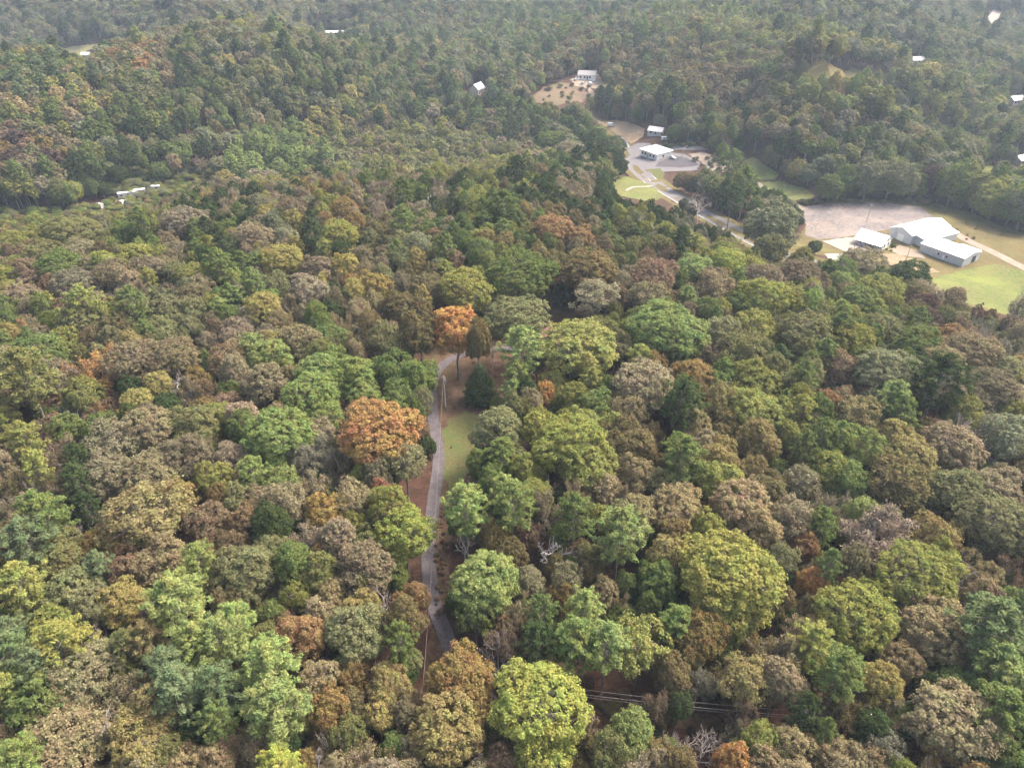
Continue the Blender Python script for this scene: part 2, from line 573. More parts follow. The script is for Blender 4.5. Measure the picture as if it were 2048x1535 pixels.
# the valley road, its lane, lots and fields
HWY = spline([GP(*q) for q in [(1150, 228), (1195, 248), (1232, 278), (1262, 325), (1300, 361), (1350, 394), (1400, 424), (1450, 452), (1500, 480), (1560, 507)]]
             + [(128.0, 262.0), (150.0, 222.0), (180.0, 170.0)])
ribbon('highway_verge', HWY, 17, 'rough', .05, 'mown grass verge along both sides of the highway', excl=1.0)
ribbon('highway', HWY, 9.8, 'asphalt', .12, 'two lane grey asphalt highway running down the valley')
road = bpy.data.objects['highway']
ribbon('centre_line', HWY, .3, 'yline', .135, parent=road)
for s_ in (-4.1, 4.1): ribbon('edge_line', HWY, .2, 'line', .135, side=s_, parent=road)
sheet('grass_field', [(1218, 358), (1262, 352), (1304, 371), (1330, 394), (1300, 404), (1240, 392)], 'field', .16, 'small mown lawn between the woods and the highway', jag=.6)
ribbon('footpath', spline([GP(*q) for q in [(1252, 382), (1266, 375), (1290, 374), (1304, 372)]]), 1.8, 'concrete', .24, 'pale path from the highway across the small lawn')
sheet('parking_lot', [(1256, 296), (1276, 286), (1330, 290), (1400, 293), (1420, 300), (1360, 300), (1330, 304), (1370, 309), (1400, 325), (1398, 340), (1330, 344),
                      (1300, 356), (1276, 338), (1262, 318)], 'asphalt', .16, 'grey asphalt forecourt round the flat white building', jag=.4)
sheet('dark_patch', [(1345, 312), (1372, 316), (1400, 330), (1360, 336), (1308, 334), (1318, 324)], 'darkasph', .2, 'darker asphalt beside the flat white building', jag=.5)
sheet('gravel_lot', [(1376, 309), (1402, 305), (1432, 312), (1452, 330), (1462, 345), (1425, 345), (1405, 328)], 'gravel', .2, 'pinkish gravel turnaround by the pines')
sheet('grass_patch', [(1290, 340), (1322, 337), (1330, 350), (1318, 362)], 'lawn', .22, 'green grass triangle beside the highway')
sheet('rough_ground', [(1190, 245), (1230, 240), (1290, 258), (1285, 275), (1262, 288), (1235, 268)], 'dirt', .2, 'sandy rough ground at the far end of the highway')
LANE = spline([GP(*q) for q in [(1440, 318), (1480, 344), (1508, 364), (1540, 386), (1575, 405), (1610, 420)]])
ribbon('gravel_lane', LANE, 4.2, 'gravel', .2, 'pale gravel lane past the two small fields', excl=1.0)
sheet('grass_field', [(1488, 322), (1504, 314), (1558, 350), (1548, 360), (1506, 360)], 'field', .1, 'upper of two small grass fields beside the gravel lane')
sheet('grass_field', [(1510, 364), (1560, 362), (1604, 375), (1630, 392), (1614, 404), (1580, 404)], 'field', .1, 'lower of two small grass fields beside the gravel lane')
sheet('yard_grass', [(1560, 500), (1600, 470), (1640, 404), (1700, 398), (1860, 405), (1940, 425), (2048, 468), (2110, 500), (2110, 680), (2040, 640), (1975, 622), (1900, 600),
                     (1850, 560), (1780, 530), (1690, 516), (1610, 508)], 'rough', .06, 'rough grass round the white sheds', step=10.0)
sheet('gravel_lot', [(1606, 415), (1650, 408), (1760, 404), (1842, 414), (1872, 438), (1846, 446), (1790, 456), (1722, 470), (1640, 480), (1612, 472)],
      'lot', .12, 'wide worn gravel and asphalt lot beyond the white house', step=10.0)
sheet('concrete_pad', [(1644, 482), (1714, 474), (1760, 498), (1730, 508), (1690, 504)], 'concrete', .16, 'pale concrete pad in front of the white house')
sheet('concrete_pad', [(1648, 508), (1690, 507), (1700, 520), (1660, 524)], 'concrete', .16, 'pale concrete strip close to the highway')
sheet('dirt_patch', [(1762, 508), (1800, 508), (1840, 524), (1880, 545), (1850, 548), (1780, 530)], 'dirt', .16, 'orange dirt between the house and the front shed')
sheet('gravel_yard', [(1800, 490), (1840, 504), (1850, 518), (1800, 510), (1776, 500)], 'gravel', .2, 'grey gravel between the two sheds')
TRACK = spline([GP(*q) for q in [(1868, 446), (1900, 462), (1940, 484), (1985, 505), (2048, 536), (2120, 570)]])
ribbon('gravel_track', TRACK, 5.0, 'gravel', .18, 'pale gravel track running behind the sheds')
sheet('grass_field', [(1862, 560), (1925, 540), (1990, 528), (2048, 542), (2110, 580), (2110, 676), (2040, 636), (1980, 618), (1900, 598)], 'field', .12,
      'yellow green grass field in front of the white sheds', step=10.0)
# far clearings
sheet('meadow', [(112, 100), (150, 92), (200, 88), (206, 94), (172, 102), (180, 118), (150, 116)], 'meadow', .1, 'pale straw coloured meadow far off among dark trees', step=10.0)
sheet('cut_slope', [(1055, 205), (1085, 178), (1120, 165), (1152, 168), (1178, 186), (1165, 205), (1110, 212)], 'reddirt', .1, 'reddish cut over hillside below the far house', step=10.0)
sheet('house_yard', [(1140, 160), (1160, 148), (1200, 148), (1206, 166), (1190, 178), (1150, 172)], 'gravel', .15, 'pale gravel yard round the far hillside house', step=10.0)
ribbon('dirt_drive', spline([GP(*q) for q in [(1152, 160), (1168, 172), (1182, 184), (1188, 200)]]), 4.0, 'gravel', .25, 'pale drive curving down from the far hillside house')
sheet('hill_clearing', [(1555, 142), (1620, 134), (1700, 136), (1770, 146), (1800, 160), (1770, 180), (1700, 178), (1640, 172), (1590, 160)], 'rough', .1,
      'yellowish replanted clearing on the far hilltop', step=10.0, excl=False)
sheet('meadow', [(1885, 250), (1905, 246), (1912, 262), (1892, 266)], 'field', .1, 'small green meadow among the trees on the valley side', step=10.0)
sheet('meadow', [(1960, 330), (1982, 322), (1990, 352), (1970, 372)], 'field', .1, 'narrow green meadow among the trees near the valley floor', step=10.0)
sheet('overgrown_strip', [(-60, 430), (60, 425), (130, 420), (185, 412), (245, 402), (330, 376), (425, 350), (432, 362), (350, 398), (290, 436), (200, 440), (100, 446), (-60, 450)], 'rough', .05,
      'overgrown yellow green strip along the valley below the trailers')
sheet('trailer_yard', [(180, 410), (240, 392), (300, 378), (340, 378), (320, 398), (250, 416), (195, 424)], 'rough', .1, 'overgrown yellowish yard round the old white trailers')
ribbon('far_road', spline([GP(*q) for q in [(1975, 48), (1988, 34), (1996, 22)]]), 9.0, 'concrete', .3, 'pale far road climbing between blue wooded hills', excl=6.0)
# ------------------------------------------------------------------ buildings
def gable_building(name, label, loc, rz, L, W, wh, rise, wall, roof, cat='building', over=.35, seams=0, windows=(), doors=(), chimney=None, sink=.5, roof_label=None, vent=True):
    """Long side along local x (0..L), depth along local y (0..W); ridge along x. windows/doors: (side, pos, width, z0, z1) with side front/back/left/right."""
    t = empty(name, loc, rz, label, cat)
    MB().prism([(0, -sink), (W, -sink), (W, wh), (W / 2, wh + rise), (0, wh)], 0, L).build('wall', M[wall], t)
    s = rise / (W / 2)
    th = .14
    r = MB()
    e = over
    r.prism([(-e, wh - s * e + .02), (W / 2, wh + rise + .02), (W + e, wh - s * e + .02), (W + e, wh - s * e + th), (W / 2, wh + rise + th), (-e, wh - s * e + th)], -e, L + e)
    ro = r.build('roof', M[roof], t)
    if seams:
        n = int((L + 2 * e) / seams)
        proto = None
        for k in range(1, n):
            x = -e + k * seams
            for y0, y1 in ((-e, W / 2), (W + e, W / 2)):
                m = MB()
                z0, z1 = wh - s * e + th, wh + rise + th
                m.poly([(x - .04, y0, z0), (x + .04, y0, z0), (x + .04, y1, z1), (x - .04, y1, z1), (x - .04, y0, z0 + .05), (x + .04, y0, z0 + .05), (x + .04, y1, z1 + .05), (x - .04, y1, z1 + .05)],
                       [(0, 1, 2, 3), (4, 5, 6, 7), (0, 1, 5, 4), (1, 2, 6, 5), (2, 3, 7, 6), (3, 0, 4, 7)])
                m.build('seam', M['seam'], ro)
    cap = MB().prism([(W / 2 - .25, wh + rise + th - s * .25 + .01), (W / 2 + .25, wh + rise + th - s * .25 + .01), (W / 2, wh + rise + th + .06)], -e - .02, L + e + .02).build('ridge_cap', M['seam'] if 'white' in M[roof].name else M[roof], ro)

    def opening(nm, side, pos, w, z0, z1, mat, frame):
        m, fr = MB(), MB()
        d, fw = .06, .09
        if side in ('front', 'back'):
            y = 0 if side == 'front' else W
            sg = -1 if side == 'front' else 1
            fr.box(pos - fw, pos + w + fw, min(y, y + sg * d), max(y, y + sg * d), z0 - fw, z1 + fw)
            m.box(pos, pos + w, min(y + sg * .02, y + sg * (d + .02)), max(y + sg * .02, y + sg * (d + .02)), z0, z1)
        else:
            x = 0 if side == 'left' else L
            sg = -1 if side == 'left' else 1
            fr.box(min(x, x + sg * d), max(x, x + sg * d), pos - fw, pos + w + fw, z0 - fw, z1 + fw)
            m.box(min(x + sg * .02, x + sg * (d + .02)), max(x + sg * .02, x + sg * (d + .02)), pos, pos + w, z0, z1)
        f_ = fr.build(nm, M[frame], t)
        m.build('pane' if nm == 'window' else 'door_leaf', M[mat], f_)
    for q in windows: opening('window', *q, 'glass', 'wall_w' if wall != 'wall_w' else 'trim')
    for q in doors: opening('door', *q[:5], q[5] if len(q) > 5 else 'dark', 'trim')
    if chimney:
        x, y = chimney
        z = wh + rise - abs(y - W / 2) * s
        MB().box(x - .35, x + .35, y - .35, y + .35, z - .3, z + 1.1).box(x - .42, x + .42, y - .42, y + .42, z + 1.1, z + 1.25).build('chimney', M['brick'], ro)
    return t, ro


def base_z(x, y, rz, L, W):
    c, s = math.cos(rz), math.sin(rz)
    return float(np.mean([gz(x + c * a - s * b, y + s * a + c * b) for a in (0, L) for b in (0, W)]))


def rad(a): return math.radians(a)


# front shed
sx, sy, sr = 176.6, 288.7, rad(-57.5)
sz = base_z(sx, sy, sr, 19, 12)
shedB, roB = gable_building('metal_shed', 'long low grey metal shed with white roof and dark door in its near gable', (sx, sy, sz), sr, 19.0, 12.5, 3.6, 1.3, 'wall_g', 'roof_w', 'shed', .3, 0.95,
                            windows=[('front', 8.0, .8, 1.4, 2.3), ('front', 11.6, .8, 1.4, 2.3)], doors=[('right', 6.6, 2.6, .05, 2.9), ('front', 10.2, .9, .05, 2.1, 'wall_w'), ('right', 9.9, .9, .05, 2.1, 'wall_w')])
MB().poly([(9, 12.75, 3.4), (17.5, 12.75, 3.4), (17.5, 16.2, 2.9), (9, 16.2, 2.9), (9, 12.75, 3.52), (17.5, 12.75, 3.52), (17.5, 16.2, 3.02), (9, 16.2, 3.02)],
          [(0, 1, 2, 3), (4, 5, 6, 7), (0, 1, 5, 4), (1, 2, 6, 5), (2, 3, 7, 6), (3, 0, 4, 7)]).build('lean_to_roof', M['roof_w'], shedB)
for x_ in (9.3, 13.2, 17.2): MB().box(x_ - .1, x_ + .1, 15.8, 16.0, -.5, 2.92).build('post', M['trim'], shedB)

# rear shed, with a lean-to on its near side
ax, ay, ar = 170.4, 304.7, rad(27)
az_ = base_z(ax, ay, ar, 24, 10)
ca, sa = math.cos(ar), math.sin(ar)
# local frame: x along the ridge (27 deg), y to the far side; gable faces the lot
shx, shy = ax + sa * 11.0, ay - ca * 11.0
shedA, roA = gable_building('metal_shed', 'tall white roofed metal shed with a wide lean-to, behind the white house', (shx, shy, az_), ar, 25.0, 11.0, 4.2, 1.9, 'wall_g', 'roof_w', 'shed', .3, 0.95,
                            doors=[('left', 3.6, 3.4, .05, 3.2, 'wall_w')])
MB().prism([(-5.2, -.5), (-.02, -.5), (-.02, 4.0), (-5.2, 3.1)], 2.5, 24.0).build('lean_to_wall', M['wall_g'], shedA)
MB().poly([(2.2, -.32, 4.13), (24.3, -.32, 4.13), (24.3, -5.6, 3.2), (2.2, -5.6, 3.2), (2.2, -.32, 4.25), (24.3, -.32, 4.25), (24.3, -5.6, 3.32), (2.2, -5.6, 3.32)],
          [(0, 1, 2, 3), (4, 5, 6, 7), (0, 1, 5, 4), (1, 2, 6, 5), (2, 3, 7, 6), (3, 0, 4, 7)]).build('lean_to_roof', M['roof_w'], shedA)
wf = MB().box(5.0, 5.9, -5.27, -5.2, 0, 2.1).build('door', M['trim'], shedA)

# white house with porch
hx, hy, hr = 152.1, 297.3, rad(-47)
hz = base_z(hx, hy, hr, 11, 7)
house, roH = gable_building('white_house', 'small white wooden house with a front porch and pale metal roof beside the wide lot', (hx, hy, hz), hr, 12.0, 8.0, 3.3, 2.3, 'wall_w', 'roof_w', 'house', .3, 0.9,
                            windows=[('front', 1.5, 1.0, .9, 2.4), ('front', 4.0, 1.0, .9, 2.4), ('front', 8.2, 1.0, .9, 2.4), ('front', 10.2, 1.0, .9, 2.4), ('right', 1.4, 1.0, .9, 2.3), ('right', 5.2, 1.0, .9, 2.3),
                                     ('right', 3.5, 1.0, 3.4, 4.3)], doors=[('front', 6.0, 1.0, .1, 2.2)], chimney=(9.3, 5.3))
MB().box(.3, 11.7, -2.3, -.02, -.5, .25).build('porch_floor', M['trim'], house)
MB().poly([(-.2, -.34, 3.0), (12.2, -.34, 3.0), (12.2, -2.7, 2.45), (-.2, -2.7, 2.45), (-.2, -.34, 3.1), (12.2, -.34, 3.1), (12.2, -2.7, 2.55), (-.2, -2.7, 2.55)],
          [(0, 1, 2, 3), (4, 5, 6, 7), (0, 1, 5, 4), (1, 2, 6, 5), (2, 3, 7, 6), (3, 0, 4, 7)]).build('porch_roof', M['roof_w'], house)
for k in range(6): MB().box(.5 + k * 2.2 - .08, .5 + k * 2.2 + .08, -2.25, -2.09, .25, 2.5).build('porch_post', M['wall_w'], house)
for x_ in (.5, 7.2): MB().box(x_, x_ + 4.3, -2.22, -2.14, .8, .9).build('railing', M['wall_w'], house)
MB().box(5.8, 7.2, -3.0, -2.32, -.5, .12).build('step', M['concrete'], house)
# flat white building by the highway
fx, fy, fr = 75.9, 424.9, rad(-56)
fz = base_z(fx, fy, fr, 13, 11)
store = empty('white_shop', (fx, fy, fz), fr, 'low white building with a flat white roof on the asphalt forecourt by the highway', 'building')
MB().box(0, 13.5, 0, 12, -.5, 3.3).build('wall', M['wall_w'], store)
MB().poly([(-.6, -.8, 3.32), (14.1, -.8, 3.32), (14.1, 12.6, 3.62), (-.6, 12.6, 3.62), (-.6, -.8, 3.6), (14.1, -.8, 3.6), (14.1, 12.6, 3.9), (-.6, 12.6, 3.9)],
          [(0, 3, 2, 1), (4, 5, 6, 7), (0, 1, 5, 4), (1, 2, 6, 5), (2, 3, 7, 6), (3, 0, 4, 7)]).build('roof', M['roof_w'], store)
for k, (x_, w_) in enumerate([(1.0, 1.4), (3.4, 1.4), (7.6, 1.4), (10.2, 1.4)]):
    f_ = MB().box(x_, x_ + w_, -.06, 0, .9, 2.4).build('window', M['trim'], store)
    MB().box(x_ + .1, x_ + w_ - .1, -.09, -.02, 1.0, 2.3).build('pane', M['glass'], f_)
d_ = MB().box(5.6, 6.7, -.07, 0, -.1, 2.2).build('door', M['trim'], store)
f_ = MB().box(13.5, 13.56, 4.5, 5.9, .9, 2.2).build('window', M['trim'], store)
MB().box(13.52, 13.6, 4.6, 5.8, 1.0, 2.1).build('pane', M['glass'], f_)
MB().box(8.5, 9.7, 6.0, 7.2, 3.5, 4.4).build('roof_vent', M['metal'], store)

# the house hidden among the oaks
rx, ry = on_plane(1082, 684, 3.5)
rz_ = float(gz(rx, ry))
rh, roR = gable_building('brick_house', 'brick house under a brown shingled roof, almost hidden by oaks at the driveway end', (rx - 4, ry + 2.5, rz_), rad(-14), 15.0, 9.0, 2.9, 2.0, 'brick', 'shingle', 'house', .5, 0,
                         windows=[('front', 2, 1.4, .9, 2.2), ('front', 9.5, 1.4, .9, 2.2), ('right', 3.8, 1.3, .9, 2.2)], doors=[('front', 6.4, 1.0, .05, 2.1, 'wall_w')], chimney=(4.5, 4.5))
EXCL.append(np.array([(rx - 6, ry), (rx + 13, ry - 4), (rx + 15, ry + 9), (rx - 4, ry + 13)]))


def far_house(name, label, px, py, rz, L, W, wh, rise, wall, roof, cat='house', windows=(), doors=(), chimney=None, clear=True):
    x, y, z, _ = ground_at(px, py)
    r = rad(rz)
    c, s = math.cos(r), math.sin(r)
    x0, y0 = x - c * L / 2 + s * W / 2, y - s * L / 2 - c * W / 2
    zb = base_z(x0, y0, r, L, W)
    t, _ro = gable_building(name, label, (x0, y0, zb), r, L, W, wh, rise, wall, roof, cat, .4, 0, windows, doors, chimney, 1.5)
    if clear:
        q = [(x - L * .8, y - 26), (x + L * .8, y - 26), (x + L * .8, y + W), (x - L * .8, y + W)]
        EXCL.append(np.array(q))
    return t


WN = [('front', 1.5, 1.2, .9, 2.2), ('front', 4.5, 1.2, .9, 2.2), ('front', 8.5, 1.2, .9, 2.2)]
far_house('gabled_house', 'narrow cream house with a steep pale roof, left of the cut slope', 955, 188, 62, 10, 7, 4.0, 3.4, 'cream', 'roof_w', windows=WN[:2] + [('right', 3, 1.2, 1, 2.4)])
far_house('hillside_house', 'white house with grey roof on the pale gravel yard above the reddish cut slope', 1174, 157, -12, 13, 8, 3.2, 2.2, 'wall_w', 'shingle_g', windows=WN, doors=[('front', 6.6, 1, .05, 2.1)], chimney=(11, 4.5))
far_house('long_barn', 'very long low white roofed building far off among the pale trees', 670, 73, 4, 26, 8, 2.8, 1.2, 'wall_p', 'roof_p', 'barn', doors=[('front', 4, 3, .05, 2.8), ('front', 14, 3, .05, 2.8)])
far_house('valley_house', 'white house between dark trees near the right edge, far up the valley', 2028, 206, 20, 11, 7, 2.8, 2.2, 'wall_p', 'roof_p', windows=WN)
far_house('wooded_house', 'white roofed house half hidden by trees at the far right of the valley floor', 2040, 326, 25, 11, 7, 3.0, 2.0, 'wall_p', 'roof_p', windows=WN)
far_house('ridge_house', 'tiny white roofed house showing among trees on the far right hillside', 1832, 126, 10, 10, 6, 2.4, 2.0, 'wall_p', 'roof_p', windows=WN)
far_house('tree_shaded_house', 'pale roofed house under big trees beyond the flat white building', 1312, 268, -30, 9, 6, 2.6, 1.8, 'wall_p', 'roof_p', windows=WN)
far_house('clearing_house', 'small white house glimpsed far off beside the straw coloured meadow', 174, 116, 15, 7, 5, 3.0, 2.0, 'wall_p', 'roof_p', windows=WN[:2])


# ------------------------------------------------------------------ trailers
def trailer(label, px, py, rz, L, W, h, wall='wall_w', roof='roof_w'):
    x, y, z, _ = ground_at(px, py)
    t = empty('mobile_home', (x, y, z), rad(rz), label, 'mobile home', 'old mobile homes in the overgrown yard')
    MB().box(-L / 2, L / 2, -W / 2, W / 2, .35, h).build('body', M[wall], t)
    MB().prism([(-W / 2 - .12, h + .002), (W / 2 + .12, h + .002), (W / 2 + .1, h + .12), (0, h + .4), (-W / 2 - .1, h + .12)], -L / 2 - .12, L / 2 + .12).build('roof', M[roof], t)
    MB().box(-L / 2 + .1, L / 2 - .1, -W / 2 + .1, W / 2 - .1, -.6, .35).build('skirt', M['trim'], t)
    n = max(1, int(L / 3))
    for k in range(n):
        f_ = MB().box(-L / 2 + 1 + k * 3, -L / 2 + 2 + k * 3, -W / 2 - .05, -W / 2, 1.2, 2.1).build('window', M['trim'], t)
        MB().box(-L / 2 + 1.08 + k * 3, -L / 2 + 1.92 + k * 3, -W / 2 - .07, -W / 2 - .01, 1.28, 2.02).build('pane', M['glass'], f_)
    MB().box(L / 2 - 1.5, L / 2 - .6, -W / 2 - .05, -W / 2, .4, 2.2).build('door', M['trim'], t)
    EXCL.append(np.array([(x - 8, y - 15), (x + 8, y - 15), (x + 8, y + 4), (x - 8, y + 4)]))


trailer('longest pale trailer, leftmost of the pair standing close together', 256, 394, 28, 8.5, 2.9, 2.6, 'wall_p', 'roof_p')
trailer('second pale trailer of the close pair, drawn up against the longest one', 277, 389, 24, 7.0, 2.9, 2.6, 'wall_p', 'roof_p')
trailer('white trailer standing a little apart at the far right end of the yard', 309, 381, 12, 6.0, 2.6, 2.5, 'wall_p', 'roof_p')
trailer('short white camper trailer on the near side of the yard', 248, 409, 70, 3.4, 2.1, 2.2)
trailer('lone white camper half sunk in bushes at the left end of the yard', 201, 416, -20, 3.6, 2.1, 2.0, 'wall_p', 'roof_p')


# ------------------------------------------------------------------ vehicles
def car(name, label, x, y, rz, paint, van=False, cat='car'):
    z = float(gz(x, y)) + .18
    t = empty(name, (x, y, z), rz, label, cat, 'vehicles parked in the valley')
    if van:
        prof = [(-2.6, .35), (2.5, .35), (2.55, 1.0), (2.1, 1.25), (1.6, 2.05), (1.2, 2.2), (-2.55, 2.2), (-2.65, 1.2)]
    else:
        prof = [(-2.2, .32), (2.15, .32), (2.25, .62), (2.1, .82), (1.1, .95), (.35, 1.42), (-1.1, 1.44), (-1.8, .98), (-2.2, .9)]
    m = MB()
    n = len(prof)
    w = .95 if van else .86
    P = [(x_, -w, z_) for x_, z_ in prof] + [(x_, w, z_) for x_, z_ in prof]
    m.poly(P, [tuple(range(n)), tuple(range(n, 2 * n))[::-1]] + [(i, (i + 1) % n, n + (i + 1) % n, n + i) for i in range(n)])
    b = m.build('body', M[paint], t)
    bv = b.modifiers.new('bevel', 'BEVEL'); bv.width = .07; bv.segments = 2
    g = MB()
    if van:
        g.poly([(2.09, -.8, 1.28), (2.09, .8, 1.28), (1.66, .75, 2.0), (1.66, -.75, 2.0)], [(0, 1, 2, 3)])
        for s in (-.96, .96): g.poly([(.5, s, 1.25), (1.7, s, 1.25), (1.4, s, 1.9), (.5, s, 1.9)], [(0, 1, 2, 3)])
    else:
        g.poly([(1.09, -.74, .98), (1.09, .74, .98), (.4, .68, 1.41), (.4, -.68, 1.41)], [(0, 1, 2, 3)])
        g.poly([(-1.82, -.74, 1.0), (-1.82, .74, 1.0), (-1.14, .68, 1.43), (-1.14, -.68, 1.43)], [(0, 1, 2, 3)])
        for s in (-.87, .87): g.poly([(.85, s, 1.0), (-1.5, s, 1.0), (-1.0, s, 1.38), (.3, s, 1.38)], [(0, 1, 2, 3)])
    g.build('window', M['glass'], t)
    for wx in (-1.4, 1.4):
        for wy in (-w, w):
            wo = MB().tube((wx, wy - .12, .32), (wx, wy + .12, .32), .33, n=14).build('wheel', M['rubber'], t)
            MB().tube((wx, wy - .13, .32), (wx, wy + .13, .32), .19, n=10).build('rim', M['metal'], wo)
    return t


def pcar(name, label, px, py, rz, paint, van=False, cat='car'):
    x, y = GP(px, py)
    return car(name, label, x, y, rad(rz), paint, van, cat)


pcar('parked_car', 'white car at the left end of the far hillside yard', 1153, 161, 15, 'car_w')
pcar('parked_car', 'silver car in the middle of the far hillside yard', 1166, 168, 60, 'car_s')
pcar('parked_van', 'white van at the near edge of the far hillside yard', 1180, 171, 100, 'car_w', True, 'van')
pcar('parked_car', 'blue car in the shade of trees across from the flat white building', 1380, 279, 20, 'car_b')
pcar('parked_van', 'white van in the shade beside the tree shaded house', 1331, 281, 15, 'car_w', True, 'van')
pcar('parked_truck', 'small white truck on the sandy rough ground at the highway end', 1222, 253, 10, 'car_w', True, 'truck')
pcar('parked_car', 'silver car at the flat white building beside the forecourt', 1345, 318, -50, 'car_s')


# ------------------------------------------------------------------ poles and wires
def pole(label, x, y, h, mat='wood', arm=0.0, rz=0.0, r=.16, kit=False, lamp=False):
    z = float(gz(x, y))
    t = empty('utility_pole', (x, y, z), rz, label, 'utility pole', 'wooden poles carrying wires')
    MB().tube((0, 0, -.4), (0, 0, h), r, r * .65, 10).build('pole', M[mat], t)
    if arm:
        MB().box(-arm, arm, -.07, .07, h - .7, h - .55).build('crossarm', M['wood'], t)
        for k in (-arm + .1, 0.0, arm - .1):
            MB().tube((k, 0, h - .55), (k, 0, h - .3), .05, n=6).build('insulator', M['paleconc'], t)
    if kit:
        MB().tube((.3, 0, h - 1.9), (.3, 0, h - 1.0), .22, n=10).build('transformer', M['metal'], t)
        MB().box(-.5, .5, -.05, .05, h - .45, h - .35).build('bracket', M['metal'], t)
    if lamp:
        MB().tube((0, 0, h - .6), (1.2, 0, h - .2), .05, n=6).build('lamp_arm', M['metal'], t)
        MB().box(1.0, 1.6, -.14, .14, h - .3, h - .14).build('lamp_head', M['metal'], t)
    return Vector((x, y, z + h))


def wire(label, a, b, sag, r=.035, n=16):
    m = MB()
    P = []
    for i in range(n + 1):
        t = i / n
        q = Vector(a).lerp(Vector(b), t)
        q.z -= sag * 4 * t * (1 - t)
        P.append(q)
    for p, q in zip(P, P[1:]): m.tube(p, q, r, n=5)
    o = m.build('power_wire', M['wire'])
    tag(o, label, 'wire', 'overhead power wires')
    return o


pA = pole('pale wooden utility pole with transformer standing in the yard beside the driveway', *GP(891, 813), 9.2, 'paleconc', kit=True, r=.2)
xb, yb = GP(852, 1450)
pB = pole('wooden utility pole among trees below the lowest driveway bend', xb, yb, 9.0)
wire('thin pale wire running beside the driveway from the yard pole', pA - Vector((.1, 0, .5)), pB - Vector((0, 0, .5)), 2.2, .022, 30)
xc, yc = GP(1708, 1497)
pC = pole('pale leaning-looking utility pole rising above the cleared strip at lower right', xc, yc, 9.5, 'paleconc', .9, rad(75), r=.19)
xd, yd = GP(1090, 1436)
pD = pole('utility pole hidden behind the big lime tree', xd, yd, 9.5, 'wood', .9, rad(80))
for k, nm in ((-.8, 'upper'), (0, 'middle')): wire(nm + ' wire of the line crossing the cleared strip', pD + Vector((.2 * k, k, -.3)), pC + Vector((.2 * k, k, -.3)), .9, .022, 24)
wire('lowest wire of the line crossing the cleared strip', pD - Vector((0, 0, 2.2)), pC - Vector((0, 0, 2.2)), .9, .024, 24)
pE = pC + Vector((62, -34, -2))
for k, nm in ((-.8, 'upper'), (0, 'lower')): wire(nm + ' wire leaving the pale pole for the lower right corner', pC + Vector((.2 * k, k, -.3)), pE + Vector((.2 * k, k, -.3)), .9, .022, 24)
pole('tall light pole in the middle of the wide worn lot', *GP(1733, 444), 9.0, 'wood', .8, rad(30))
pole('slim utility pole beside the lower small grass field', *GP(1562, 405), 9.5, 'wood', .7)
pole('utility pole by the concrete pad in front of the white house', *GP(1707, 500), 7.5, 'wood', .6, rad(20))
pole('utility pole in the orange dirt before the front shed', *GP(1812, 521), 7.0, 'wood', .6, rad(10))
pole('thin pole between the white house and the rear shed', *GP(1786, 478), 7.5, 'metal', lamp=True, r=.1)
pole('utility pole beside the gravel turnaround by the flat white building', *GP(1363, 318), 9.0, 'wood', .7)
pole('pale pole at the dark wood edge beyond the sandy ground', *GP(1262, 238), 9.0, 'paleconc', .7)
# power meter post in the yard
sx_, sy_ = GP(919, 754)
st = empty('stump', (sx_, sy_, float(gz(sx_, sy_))), 0, 'dark old tree stump in the leafy yard below the orange tree', 'stump')
MB().tube((0, 0, -.2), (0, 0, 1.3), .34, .26, 10).build('trunk', M['dark_bark'], st)
# ------------------------------------------------------------------ tree shapes
def cards(P, N, size, asp=.8, jit=.55, sizevar=.3, g=rng):
    """One leaf spray (a triangle) per point, facing roughly along N."""
    n = len(P)
    N = N + g.normal(0, jit, (n, 3))
    N /= np.linalg.norm(N, axis=1, keepdims=True) + 1e-9
    A = np.cross(N, g.normal(0, 1, (n, 3)))
    A /= np.linalg.norm(A, axis=1, keepdims=True) + 1e-9
    B = np.cross(N, A)
    s = (size * (1 + g.normal(0, sizevar, n))).clip(size * .35, size * 1.9)[:, None]
    A = A * s * .5
    B = B * s * .5 * asp
    V = np.stack([P + A * 1.25, P - A * .75 + B * 1.1, P - A * .75 - B * 1.1], 1).reshape(-1, 3)
    Fq = np.arange(3 * n).reshape(n, 3)
    return V, Fq


def tubes(S, sides=4):
    """S: rows of x0 y0 z0 x1 y1 z1 r0 r1."""
    S = np.asarray(S, float)
    a, b, r0, r1 = S[:, :3], S[:, 3:6], S[:, 6], S[:, 7]
    d = b - a
    d /= np.linalg.norm(d, axis=1, keepdims=True) + 1e-9
    h = np.where(np.abs(d[:, 2:3]) > .9, [[1.0, 0, 0]], [[0, 0, 1.0]])
    s = np.cross(d, h)
    s /= np.linalg.norm(s, axis=1, keepdims=True) + 1e-9
    t = np.cross(d, s)
    n = len(S)
    V = []
    for base, r in ((a, r0), (b, r1)):
        for k in range(sides):
            w = 2 * math.pi * k / sides
            V.append(base + (s * math.cos(w) + t * math.sin(w)) * r[:, None])
    V = np.stack(V, 1).reshape(-1, 3)
    o = np.arange(n)[:, None] * 2 * sides
    Fq = np.concatenate([o + np.array([[k, (k + 1) % sides, sides + (k + 1) % sides, sides + k]]) for k in range(sides)])
    return V, Fq


def unit(v): return v / (np.linalg.norm(v, axis=-1, keepdims=True) + 1e-9)


HN, DN = 17.0, 10.0      # nominal height and crown width of the broadleaf shapes


